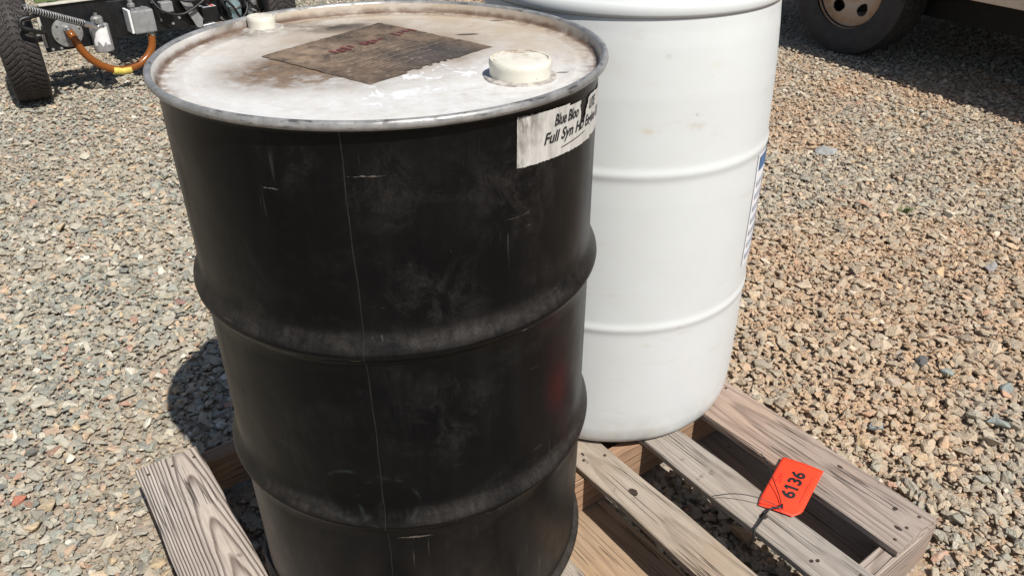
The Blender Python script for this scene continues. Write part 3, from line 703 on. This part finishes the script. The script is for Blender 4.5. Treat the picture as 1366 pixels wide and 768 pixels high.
for k in range(7): wlabel('print_block', M_GREYPRINT, WLA + R(2), WLB - R(3 + 3 * (k % 3)), .385 + .026 * k, .397 + .026 * k, .0020, wl, 16, 2)

# ------------------------------------------------------------------ lot tag with its wire
def pw(w_, u_, z_): return Vector((w_ * PC + u_ * PS, w_ * PS - u_ * PC, z_))
TA = [Vector(p) for p in ((.743, .018), (.806, -.034), (.702, -.137), (.638, -.089))]      # corners a b c d
def tag_pt(s, t):                 # s 0..1 along d->a (reading direction), t 0 bottom edge (b-c side) .. 1 top (a-d side)
    p = TA[2].lerp(TA[1], s).lerp(TA[3].lerp(TA[0], s), t)
    zz = ZP + .0035 + .012 * (s ** 2) * .6 + .004 * math.sin(s * 3) + .0025 * math.sin(t * 3.1)
    return Vector((p.x, p.y, zz))
tg = bmesh.new(); n, m = 20, 12; G = [[None] * (m + 1) for _ in range(n + 1)]
for i in range(n + 1):
    for j in range(m + 1):
        s_, t_ = i / n, j / m
        if s_ < .12:                                     # clipped corners at the eyelet end
            k = .12 - s_; lo, hi = k * 1.3, 1 - k * .35; t_ = lo + (hi - lo) * t_
        G[i][j] = tg.verts.new(tag_pt(s_, t_))
for i in range(n):
    for j in range(m): tg.faces.new((G[i][j], G[i + 1][j], G[i + 1][j + 1], G[i][j + 1]))
tgo = obj('lot_tag', tg, M_TAG, smooth=True)
sd = tgo.modifiers.new('thickness', 'SOLIDIFY'); sd.thickness = .0006; sd.offset = -1
tag(tgo, 'orange card lot tag numbered 6136 lying across the pallet boards', 'tag')
def tag_text(s, s0, s1, t0, h, mat, bold=.02, name='number'):
    bm = text_mesh(s, 1, 0, bold); xs = [v.co.x for v in bm.verts]; a, b = min(xs), max(xs); ys = [v.co.y for v in bm.verts]; c, d = min(ys), max(ys)
    for v in bm.verts: v.co = tag_pt(s0 + (v.co.x - a) / (b - a) * (s1 - s0), t0 + (v.co.y - c) / (d - c) * h) + Vector((0, 0, .0008))
    return obj(name, bm, mat, tgo)
tag_text('6136', .27, .80, .30, .34, M_INK, .035)
def tag_marks(items, mat, name):
    bm = bmesh.new()
    for (s0, t0, s1, t1, wd_) in items:
        d = Vector((s1 - s0, (t1 - t0) * .55)).normalized(); nx, ny = -d.y * wd_, d.x * wd_ / .55
        bm.faces.new([bm.verts.new(tag_pt(s, t) + Vector((0, 0, .0008))) for s, t in ((s0 + nx, t0 + ny), (s1 + nx, t1 + ny), (s1 - nx, t1 - ny), (s0 - nx, t0 - ny))])
    return obj(name, bm, mat, tgo)
tag_marks([(.418, .535, .458, .635, .012)], M_INK, 'number')
tag_marks([(.26 + .022 * k, .155, .26 + .022 * k + .015, .155, .0035) for k in range(24)], M_INK, 'fine_print')
tag_marks([(.47, .76, .53, .76, .006), (.53, .76, .53, .88, .005), (.47, .84, .53, .88, .005), (.55, .76, .60, .88, .005), (.60, .88, .60, .77, .005), (.62, .77, .65, .88, .005), (.65, .88, .68, .77, .005)], M_TAGLOGO, 'logo_mark')
hole = tag_pt(.055, .46)
tg_h = lathe([(.0028, .0010), (.0058, .0014), (.0066, .0009)], 20); obj('eyelet', tg_h, M_TAGLOGO, tgo, (hole.x, hole.y, hole.z), smooth=True)
def W(pts, r, n=6): return tube(spline(pts, n), r, 7)
w2 = pw(.560, .43, ZP + .004)
gapdn = pw(.466, .408, ZP - .03)
wire = obj('tie_wire', W([hole + Vector((0, 0, -.004)), hole + Vector((.004, .004, .006)), hole + Vector((-.006, -.002, .007)), pw(.535, .392, ZP + .010), pw(.500, .400, ZP + .008), pw(.478, .405, ZP + .004), pw(.469, .410, ZP - .012), gapdn], .0021), M_WIRE, smooth=True)
tag(wire, 'black tie wire running from the orange tag into the pallet gap', 'wire')
obj('wire_end', W([hole + Vector((.001, 0, .004)), tag_pt(.22, .62) + Vector((0, 0, .006)), tag_pt(.44, .93) + Vector((0, 0, .014)), tag_pt(.62, 1.15) + Vector((-.004, 0, .026)), tag_pt(.72, 1.32) + Vector((-.01, 0, .034))], .0011), M_WIRE, wire, smooth=True)
obj('wire_end', W([hole + Vector((-.002, 0, .005)), hole + Vector((-.045, .018, .020)), hole + Vector((-.085, .032, .022)), hole + Vector((-.125, .042, .012))], .0009), M_WIRE, wire, smooth=True)
for i, (w_, u_, rx, ry) in enumerate(((.362, .20, .007, .010), (.520, .392, .008, .007), (.505, .51, .004, .003), (.515, .516, .004, .003), (.74, .53, .005, .004), (.752, .40, .003, .006), (.70, .56, .003, .007), (.745, .02, .004, .003), (.70, .05, .004, .003), (.36, .02, .003, .007), (.35, .06, .002, .005))):
    knot(w_, u_, rx, ry, ZP + (.001 if w_ > .64 else 0) + .0006, i)

# ------------------------------------------------------------------ single stones worth naming
def rock(name, label, px, size, colr, seed, flat=.5, rz=0, sink=.3):
    t = NT('rock_face'); v = t.coord(); nn = t.noise(v, 3.5, 5, .7)
    t.fin(t.mix(t.ramp(nn, [(.3, 0.0), (.7, 1.0)]), tuple(k * .9 for k in colr), tuple(k * 1.45 for k in colr)), .85, None, t.bump(nn, .4, .04), .3)
    me = stone_mesh(seed, flat, 16, name); me.materials.append(t.m)
    o = bpy.data.objects.new(name, me); col.objects.link(o); o.location = (px[0], px[1], size * flat * (.5 - sink) + .003); o.scale = (size,) * 3; o.rotation_euler = (.08, -.06, rz)
    tag(o, label, 'stone')
rock('stone', 'large flat grey stone lying on orange dusty gravel', (1.877, 1.885), .115, (.27, .27, .26), 301, .38, .3)
rock('stone', 'rounded buff stone on the pale gravel left of the black drum', (-.984, 1.081), .042, (.42, .31, .22), 302, .6, 1.0)
rock('stone', 'dull reddish brown stone beside the drum shadow', (-.679, 1.066), .044, (.24, .15, .125), 303, .7, .2)
rock('stone', 'small brick red stone near the ridged pallet board', (-.866, .291), .040, (.36, .145, .095), 304, .55, .8)
rock('stone', 'blocky tan stone near the ridged pallet board', (-.800, .262), .046, (.40, .32, .22), 305, .6, .5)
rock('stone', 'dark angular stone on the gravel beyond the orange tag', (1.368, .424), .048, (.10, .10, .10), 306, .75, .9)
rock('stone', 'pale green grey angular stone next to a dark one', (1.405, .366), .050, (.27, .30, .275), 307, .6, 2.0)
rock('stone', 'blocky grey stone with a pale edge on orange gravel', (1.896, .851), .062, (.27, .26, .255), 308, .75, .5)
rock('stone', 'blocky buff stone beside the outer pallet board', (1.239, .353), .052, (.38, .31, .235), 309, .65, 1.5)
rock('stone', 'blue grey angular stone beside the outer pallet board', (1.100, .205), .052, (.22, .24, .24), 310, .6, .2)
rock('stone', 'grey green wedge shaped stone on open gravel', (1.509, .279), .046, (.22, .245, .23), 311, .85, 1.1)
rock('stone', 'long flat grey green stone on open gravel', (1.401, .165), .060, (.25, .275, .25), 312, .5, 2.6)

wb = bmesh.new(); rw = random.Random(9)
for k in range(46):
    a = rw.uniform(0, 6.28); r0 = rw.uniform(0, .022); L_ = rw.uniform(.014, .034); th = rw.uniform(.3, 1.2); b0 = Vector((r0 * math.cos(a * 1.7), r0 * math.sin(a * 1.7), .002)); d = Vector((math.cos(a) * math.cos(th), math.sin(a) * math.cos(th), math.sin(th))); sd_ = Vector((-math.sin(a), math.cos(a), 0)) * .0022
    q = [b0 - sd_ * .5, b0 + sd_ * .5, b0 + d * L_ * .6 + sd_, b0 + d * L_ - Vector((0, 0, .004)), b0 + d * L_ * .6 - sd_]; wb.faces.new([wb.verts.new(p_) for p_ in q])
weed = obj('weed', wb, simple('weed_leaf', (.12, .15, .045), .6, nscale=60, var=.2), loc=(1.865, 1.277, .006)); tag(weed, 'small green weed tuft growing in the orange gravel', 'weed')

# ------------------------------------------------------------------ tyres
M_RUBBER = simple('tyre_rubber', (.026, .021, .019), .7, nscale=40, var=.25, bumpn=.15)
M_RUBBERT = simple('dusty_truck_rubber', (.050, .048, .046), .85, nscale=18, var=.25, bumpn=.15)
def tyre(Ro, Ri, Wd, groove, n=260, m=44):
    """tyre around the local Y axis, grooves cut by groove(x across -1..1, angle)"""
    side = []
    for k in range(9):
        q = k / 8; side.append((Ri + (Ro - .012 - Ri) * q, Wd * (.40 + .10 * math.sin(math.pi * (.12 + .62 * q)) - .03 * q ** 4)))
    prof_ = [(r_, -x_) for r_, x_ in side]
    half = side[-1][1]
    tr = [(None, -half + 2 * half * k / m) for k in range(1, m)]
    full = prof_ + tr + [(r_, x_) for r_, x_ in side[::-1]]
    V, F = [], []
    for i in range(n):
        a = 2 * math.pi * i / n
        for r_, x_ in full:
            if r_ is None:
                t_ = x_ / half; r_ = Ro - .010 * abs(t_) ** 3.2 - groove(t_, a)
            V.append((r_ * math.cos(a), x_, r_ * math.sin(a)))
    M_ = len(full)
    for i in range(n):
        j = (i + 1) % n
        for k in range(M_ - 1): F.append((i * M_ + k, i * M_ + k + 1, j * M_ + k + 1, j * M_ + k))
    return (V, [], F)
def chevron(t_, a):
    q = (a * 62 / (2 * math.pi) + abs(t_) * 2.0) % 1
    g_ = .0045 if q < .30 and .06 < abs(t_) < .93 else 0
    if abs(abs(t_) - .36) < .045: g_ = .0045
    return g_
def blocks(t_, a):
    if min(abs(t_), abs(abs(t_) - .5)) < .05: return .008
    q = (a * 64 / (2 * math.pi) + t_ * 1.2 + .5 * math.sin(t_ * 7)) % 1
    return .007 if q < .25 and abs(t_) > .12 else 0

# ------------------------------------------------------------------ equipment trailer
M_TBLACK = simple('black_frame_paint', (.011, .011, .012), .35, nscale=25, var=.25)
M_GALV = simple('grey_metal', (.34, .34, .335), .42, .45, nscale=50, var=.15)
M_GREYP = simple('grey_pump_paint', (.30, .30, .30), .45, .2, nscale=40, var=.12)
M_CHROME = simple('bright_steel', (.62, .62, .61), .25, .9, nscale=60, var=.08)
M_PALE = simple('pale_dusty_paint', (.56, .53, .47), .6, nscale=30, var=.15)
M_WLAB_LIT = simple('white_sticker_lit_face', (.78, .77, .76), .5, var=.05)  # stickers, and the painted lit side of the pump
M_RLAB = simple('red_sticker', (.45, .04, .03), .5, var=.1)
M_YEL = simple('yellow_cable_tag', (.62, .50, .10), .5, var=.12)
M_GREENP = simple('olive_green_paint', (.12, .17, .06), .5, var=.15)
def m_amber():
    t = NT('amber_hose'); t.fin((.32, .105, .022), .18); t.setin(t.b, 'Transmission Weight', .35); t.setin(t.b, 'IOR', 1.35); return t.m
M_AMBER = m_amber()
def m_glass():
    t = NT('bluish_glass'); t.fin((.55, .72, .74), .08); t.setin(t.b, 'Transmission Weight', .7); return t.m
M_GLASS = m_glass()
tr = empty('equipment_trailer', (-1.708, 3.298, 0), math.atan2(.5138, .8579))
tag(tr, 'black framed equipment trailer with an amber hose and a grey flange', 'trailer')
def part(name, bm, mat, parent=tr, **k): return obj(name, bm, mat, parent, **k)
def wheel_small(x, y):
    w_ = obj('wheel', lathe([(.05, -.05), (.10, -.045), (.15, -.02), (.172, -.055), (.176, -.068), (.168, -.068), (.165, .0), (.168, .068), (.176, .068), (.172, .055), (.15, .02), (.10, .03), (.05, .03)], 48, axis='y'), M_PALE, tr, (x, y, .300), (0, 0, R(-98)), smooth=True, auto=35)
    obj('tyre', tyre(.300, .170, .176, chevron, 434, 40), M_RUBBER, w_, smooth=True, auto=35)
    return w_
wheel_small(-.112, .045); wheel_small(1.245, .045)
wheel_small(-.112, 1.75); wheel_small(1.245, 1.75)
part('axle', tube([(-.02, .045, .30), (1.15, .045, .30)], .025, 12), M_TBLACK, smooth=True, auto=40)
part('axle', tube([(-.02, 1.75, .30), (1.15, 1.75, .30)], .025, 12), M_TBLACK, smooth=True, auto=40)
part('front_plate', boxm(0.0, .345, 0, .010, .228, .452, .001), M_TBLACK)
part('plate_lip', boxm(.022, .345, -.012, .030, .4525, .460, .001), M_PALE)
part('plate_edge', boxm(-.004, .009, -.020, -.001, .255, .440, .001), M_PALE)
part('frame_beam', boxm(.346, 1.16, .02, .09, .245, .43, .003), M_TBLACK)
part('frame_beam', boxm(.43, .49, .10, 1.95, .44, .53, .003), M_TBLACK)
part('frame_beam', boxm(1.05, 1.12, .10, 1.95, .435, .53, .003), M_TBLACK)
part('deck', boxm(.43, 1.16, .12, 2.0, .535, .56, .003), M_TBLACK)
part('engine', boxm(.46, 1.05, .50, 1.3, .56, .98, .03, 2), M_TBLACK)
part('fuel_tank', boxm(.45, 1.1, 1.4, 1.9, .56, .85, .04, 3), M_GREENP)
part('panel', boxm(.02, .34, .035, .05, .462, .62, .002), M_GREENP)
for x in (.02, .06): part('bolt', lathe([(0.0002, -.009), (.006, -.009), (.007, -.006), (.007, .001)], 12, axis='y'), M_GALV, loc=(x + .01, 0, .240))
# flange with bolts
fl = part('flange', lathe([(.0005, -.014), (.064, -.014), (.072, -.012), (.073, -.009), (.073, .001)], 48, axis='y'), M_GALV, loc=(.118, -.0005, .314), smooth=True, auto=35)
for k in range(6):
    a = k * math.pi / 3 + .3; obj('bolt', lathe([(.0003, -.021), (.004, -.021), (.005, -.0185), (.005, -.013)], 8, axis='y'), M_CHROME, fl, (.059 * math.cos(a), 0, .059 * math.sin(a)))
part('hose_fitting', tube(spline([(.116, -.012, .332), (.116, -.045, .333), (.117, -.062, .322)], 6), .018, 12), M_CHROME, smooth=True, auto=40)
hp = spline([(.116, -.050, .330), (.125, -.075, .298), (.152, -.088, .218), (.205, -.092, .152), (.285, -.092, .108), (.375, -.088, .108), (.452, -.075, .140), (.500, -.060, .195), (.512, -.050, .262)], 8)
part('amber_hose', tube(hp, .0195, 14), M_AMBER, smooth=True, auto=60)
part('hose_end', tube([(.512, -.050, .245), (.513, -.048, .275)], .022, 14), M_GALV, smooth=True, auto=40)
part('cable_tag', tube([hp[30] + Vector((-.0, -.006, -.006)), hp[34] + Vector((0, -.006, -.006)), hp[38] + Vector((.0, -.004, -.006))], .0205, 10), M_YEL, smooth=True, auto=50)
part('cable_tie', tube(spline([(.30, -.10, .135), (.35, -.125, .165), (.40, -.10, .14), (.385, -.09, .12)], 5), .004, 6), M_WIRE, smooth=True)
# filter canister
cn = part('filter_canister', lathe([(.0005, 0), (.043, 0), (.0475, .005), (.0475, .128), (.046, .134), (.030, .140), (.0005, .140)], 40), M_GREYP, loc=(.258, -.065, .208), smooth=True, auto=35)
lbm = bmesh.new(); gg = []
for i in range(17):
    a = R(205 + 100 * i / 16); b_ = .030 + .030 * (1 if 3 < i < 12 else .3) * abs(math.sin(i * .35 + .3)); gg.append([lbm.verts.new((.0482 * math.cos(a), .0482 * math.sin(a), zz)) for zz in (b_, .127)])
for p_, q_ in zip(gg, gg[1:]): lbm.faces.new((p_[0], q_[0], q_[1], p_[1]))
obj('sticker', lbm, M_WLAB_LIT, cn, smooth=True)
obj('filter_head', lathe([(.028, .140), (.030, .150), (.030, .168), (.022, .176), (.0005, .176)], 8), M_GALV, cn)
obj('bolt', lathe([(.010, .176), (.010, .192), (.0003, .194)], 6), M_CHROME, cn)
obj('bolt', tube([(-.012, -.025, .158), (-.012, -.052, .158)], .011, 6), M_CHROME, cn)
# coil-wrapped hose
ca, cb = Vector((-.095, -.300, .510)), Vector((.170, -.150, .376)); ax = (cb - ca).normalized(); uu = ax.cross(Vector((0, 0, 1))).normalized(); vv_ = ax.cross(uu)
part('hose_core', tube([ca, cb], .0095, 10), M_WIRE, smooth=True)
hx = []
for i in range(24 * 14 + 1):
    f = i / (24 * 14); a = f * 24 * 2 * math.pi; hx.append(ca.lerp(cb, f) + (uu * math.cos(a) + vv_ * math.sin(a)) * .0150)
part('coil_guard', tube(hx, .0028, 6), M_GALV, smooth=True)
part('hose_collar', tube([cb, cb + ax * .055], .0165, 16), M_CHROME, smooth=True, auto=40)
part('hose_stem', tube(spline([cb + ax * .05, cb + ax * .09, (.270, -.115, .352)], 5), .0095, 12), M_CHROME, smooth=True, auto=40)
part('black_strap', tube(spline([(.01, -.03, .36), (-.03, -.22, .375), (-.075, -.285, .40), (-.120, -.29, .425), (-.115, -.285, .455), (-.06, -.275, .462), (.0, -.20, .455)], 6), .0105, 8), M_WIRE, smooth=True)
# pump block
pb = part('pump_block', boxm(.425, .540, -.085, .015, .268, .385, .008, 2), M_GREYP)
part('pump_lit_face', boxm(.412, .4245, -.080, .010, .272, .392, .004, 2), M_WLAB_LIT)  # white slab colours the pump block's left side as sunlit
part('pump_fitting', lathe([(.014, .386), (.014, .402), (.020, .404), (.020, .418), (.012, .422), (.012, .47), (.0004, .471)], 6), M_GALV, loc=(.445, -.05, 0))
part('pump_fitting', lathe([(.010, .386), (.010, .396), (.0004, .398)], 6), M_GALV, loc=(.50, -.04, 0))
# bracket arm, control box, glass bowl and small fittings further along
am = bmesh.new(); q = [am.verts.new(p) for p in ((.690, -.030, .440), (.735, -.030, .440), (.815, -.030, .285), (.800, -.030, .240), (.775, -.030, .245))]; am.faces.new(q)
ex = bmesh.ops.extrude_face_region(am, geom=am.faces[:]); bmesh.ops.translate(am, verts=[v for v in ex['geom'] if isinstance(v, bmesh.types.BMVert)], vec=(0, .012, 0))
part('bracket_arm', am, M_GREYP)
cbx = part('control_box', boxm(.815, .905, -.04, .07, .262, .345, .004), M_TBLACK)
stk = bmesh.new()
for (x0, x1), mt in (((.822, .898), 0),): box(stk, x0, x1, -.035, .06, .3455, .3465)
obj('sticker', stk, M_WLAB_LIT, cbx); obj('sticker', boxm(.872, .892, -.030, .030, .3470, .3475), M_RLAB, cbx); obj('sticker', boxm(.838, .866, -.028, .030, .3470, .3475), M_TBLACK, cbx)
part('glass_bowl', lathe([(.0005, .25), (.026, .255), (.038, .275), (.042, .31), (.040, .345), (.030, .36), (.030, .375), (.0005, .376)], 28), M_GLASS, loc=(1.005, -.02, 0), smooth=True, auto=45)
part('bowl_clamp', lathe([(.044, .318), (.046, .32), (.046, .328), (.044, .33)], 28, closed=True), M_CHROME, loc=(1.005, -.02, 0), smooth=True, auto=35)
part('black_cable', tube(spline([(.93, -.02, .45), (.935, -.045, .36), (.965, -.05, .29), (.95, -.04, .24), (.92, -.01, .28)], 6), .009, 8), M_WIRE, smooth=True)
part('black_cable', tube(spline([(.955, .0, .46), (.955, -.06, .38), (.985, -.075, .33), (1.02, -.05, .27)], 6), .007, 8), M_WIRE, smooth=True)
part('steel_pin', tube([(.80, -.05, .250), (.865, -.05, .256)], .011, 12), M_CHROME, smooth=True, auto=40)
part('steel_pin', tube([(.60, -.0, .43), (.625, -.02, .47)], .007, 10), M_CHROME, smooth=True, auto=40)
for x, zz in ((.60, .30), (.66, .275), (.70, .30), (.57, .40)): part('bolt', lathe([(.0003, -.008), (.007, -.008), (.008, -.004), (.008, .001)], 10, axis='y'), M_GALV, loc=(x, .02, zz))
part('oil_cap', lathe([(.030, .27), (.030, .295), (.022, .30), (.022, .325), (.034, .327), (.034, .345), (.0005, .347)], 24), M_GALV, loc=(1.10, -.04, 0), smooth=True, auto=35)
part('hub_box', boxm(1.05, 1.15, -.09, .02, .18, .27, .006), M_TBLACK)
for k, pts in enumerate(([(.56, .0, .43), (.60, -.04, .36), (.70, -.05, .33), (.82, -.05, .38), (.90, -.03, .44)], [(.66, -.02, .45), (.72, -.06, .40), (.80, -.06, .40), (.86, -.04, .46)], [(.90, -.05, .28), (.96, -.08, .25), (1.04, -.09, .29), (1.07, -.06, .36), (1.03, -.03, .44)], [(1.06, -.06, .42), (1.09, -.09, .33), (1.15, -.08, .30), (1.17, -.04, .38)])):
    part('black_cable', tube(spline(pts, 7), .006 + .002 * (k % 2), 7), M_WIRE, smooth=True)
part('latch_block', boxm(.60, .665, -.035, .018, .345, .40, .004), M_GREYP); part('latch_block', boxm(.945, .985, -.02, .06, .36, .43, .004), M_CHROME)
part('drawbar', boxm(.52, .60, 2.0, 3.0, .44, .52, .004), M_TBLACK)

# ------------------------------------------------------------------ parked beige vehicle
M_BEIGE = simple('beige_car_paint', (.64, .54, .44), .3, nscale=6, var=.05)
def m_rim():
    t = NT('rusty_beige_wheel'); v = t.coord(); x, y, z = t.sep(v); n = t.noise(v, 22, 5, .7)
    rad = t.math('SQRT', t.math('ADD', t.math('POWER', x, 2.), t.math('POWER', z, 2.)))
    c = t.mix(t.ramp(n, [(.3, 0.0), (.7, 1.0)]), (.50, .42, .32), (.64, .54, .42))
    ru = t.math('MULTIPLY', t.rng(rad, .10, .19), t.ramp(n, [(.35, .35), (.6, 1.0)]))
    c = t.mix(t.math('MULTIPLY', ru, .85), c, (.42, .20, .065))
    return t.fin(c, .6, None, t.bump(n, .2, .003))
M_RIM = m_rim()
M_DARK = simple('underbody_black', (.012, .012, .012), .8, var=.2)
M_WIN = simple('dark_window_glass', (.015, .018, .02), .06, var=.1)
M_LAMP = simple('lamp_lens', (.5, .06, .04), .2, var=.1)
t_ang = math.atan2(.95, -.31)                    # the vehicle faces away from the camera
vx = empty('parked_truck', (2.80, 3.46, 0), t_ang)
tag(vx, 'beige parked truck with a rusty wheel casting a broad shade', 'truck')
def wheel_big(x, y, rz, out):
    w_ = bpy.data.objects.new('wheel', None); col.objects.link(w_); w_.parent = vx; w_.location = (x, y, .383); w_.rotation_euler = (0, 0, rz); w_.empty_display_size = .1
    o_ = out
    obj('tyre', tyre(.386, .228, .262, blocks, 256, 40), M_RUBBERT, w_, smooth=True, auto=35)
    # dished disc with hand holes
    bm = bmesh.new(); nA = 240
    key = [(.030, .074), (.062, .074), (.066, .062), (.085, .050), (.108, .052), (.140, .060), (.172, .066), (.200, .066), (.212, .068), (.226, .080), (.234, .088), (.230, .094)]
    rs = [.030, .062, .066, .085] + [.100 + .004 * k for k in range(22)] + [.188, .200, .212, .226, .234, .230]
    ys = [float(np.interp(r_, [k[0] for k in key[:-1]], [k[1] for k in key[:-1]])) for r_ in rs]; ys[-1] = .094
    G = [[bm.verts.new((r_ * math.cos(2 * math.pi * i / nA), o_ * y_, r_ * math.sin(2 * math.pi * i / nA))) for r_, y_ in zip(rs, ys)] for i in range(nA)]
    for i in range(nA):
        for k in range(len(rs) - 1):
            ph = ((i + .5) / nA * 5 + .25) % 1 - .5; rm = (rs[k] + rs[k + 1]) / 2; tx = ph * 2 * math.pi / 5 * rm
            if ((rm - .143) / .034) ** 2 + (tx / .040) ** 2 < 1: continue
            j = (i + 1) % nA; bm.faces.new((G[i][k], G[j][k], G[j][k + 1], G[i][k + 1]))
    bm.faces.new([G[i][0] for i in range(nA)])
    dsc = obj('rim', bm, M_RIM, w_, smooth=True, auto=30)
    md = dsc.modifiers.new('thickness', 'SOLIDIFY'); md.thickness = .008; md.offset = 0
    obj('barrel', lathe([(.222, o_ * .09), (.205, o_ * .04), (.195, 0.), (.205, -o_ * .09), (.222, -o_ * .10)], 48, axis='y'), M_DARK, w_, smooth=True)
    obj('brake_drum', lathe([(.0005, o_ * .02), (.145, o_ * .02), (.15, -o_ * .06), (.0005, -o_ * .06)], 40, axis='y'), M_DARK, w_, smooth=True, auto=35)
    return w_
STEER = R(203) - (t_ang + math.pi / 2)
wheel_big(-.030, -.055, STEER, 1); wheel_big(-3.25, -.105, 0, 1); wheel_big(0, -1.58, STEER, -1); wheel_big(-3.25, -1.54, 0, -1)
def side_prof(): 
    P = [(-4.35, .62), (-4.33, .55)]
    P += [(-3.25 - .47, .48)] + [(-3.25 + .47 * math.cos(a), .40 + .44 * math.sin(a)) for a in np.linspace(math.pi * .97, math.pi * .03, 14)] + [(-3.25 + .48, .46)]
    P += [(-.49, .455)] + [(.47 * math.cos(a), .40 + .44 * math.sin(a)) for a in np.linspace(math.pi * .97, math.pi * .03, 14)] + [(.49, .47)]
    P += [(.80, .50), (.88, .60), (.86, .88), (.74, .98), (-.45, 1.06), (-4.30, 1.06), (-4.36, .95)]
    return P
def extr(P, y0, y1, inset=0.0):
    bm = bmesh.new(); a = [bm.verts.new((x, y0, z)) for x, z in P]; b_ = [bm.verts.new((x, y1, z)) for x, z in P]
    bm.faces.new(a); bm.faces.new(b_[::-1])
    for i in range(len(P)): j = (i + 1) % len(P); bm.faces.new((a[i], a[j], b_[j], b_[i]))
    return bm
BY0, BY1 = -1.72, .115
bmv = extr(side_prof(), BY0, BY1)
for v in bmv.verts:                                # tuck the sills in below the waist
    f = max(0, (.80 - v.co.z)) * .10; v.co.y += -f if v.co.y > -.8 else f
bd = part('body', bmv, M_BEIGE, vx)
bv = bd.modifiers.new('round', 'BEVEL'); bv.width = .018; bv.segments = 2; bv.limit_method = 'ANGLE'; bv.angle_limit = R(50)
cabP = [(-.45, 1.055), (-1.05, 1.62), (-1.35, 1.70), (-3.7, 1.70), (-4.22, 1.055)]
cb_ = extr(cabP, BY0 + .03, BY1 - .03)
for v in cb_.verts: f = (v.co.z - 1.055) * .26; v.co.y += -f if v.co.y > -.8 else f
part('cab', cb_, M_BEIGE, vx)
def glass(x0, x1, x2, x3, name='window'):
    for s_, yb in ((1, BY1 - .03), (-1, BY0 + .03)):
        bm = bmesh.new(); q = []
        for x, zz in ((x0, 1.12), (x1, 1.12), (x2, 1.58), (x3, 1.58)): q.append(bm.verts.new((x, yb - s_ * ((zz - 1.055) * .26 - .004), zz)))
        bm.faces.new(q); part(name, bm, M_WIN, vx)
glass(-1.75, -.62, -1.08, -1.75); glass(-2.75, -1.83, -1.83, -2.75); glass(-3.95, -2.83, -2.83, -3.72)
for x in (-.62, -1.79, -2.79): part('door_gap', boxm(x - .004, x + .004, BY1 - .002, BY1 + .001, .82, 1.05), M_DARK, vx)
for x in (-1.66, -2.66): part('door_handle', boxm(x - .09, x + .03, BY1 - .001, BY1 + .028, .93, .955, .006), M_DARK, vx)
part('underbody', boxm(-4.2, .7, BY0 + .32, BY1 - .36, .26, .62), M_DARK, vx)
part('axle', tube([(0, -.15, .34), (0, -1.45, .34)], .045, 10), M_DARK, vx); part('axle', tube([(-3.25, -.15, .34), (-3.25, -1.45, .34)], .05, 10), M_DARK, vx)
part('bumper', boxm(.83, .96, BY0 + .02, BY1 - .02, .47, .63, .02, 2), M_DARK, vx); part('bumper', boxm(-4.45, -4.34, BY0 + .02, BY1 - .02, .50, .66, .02, 2), M_DARK, vx)
for yb in (BY1 - .12, BY0 + .12): part('tail_lamp', boxm(-4.375, -4.34, yb - .07, yb + .07, .78, .98, .01), M_LAMP, vx)
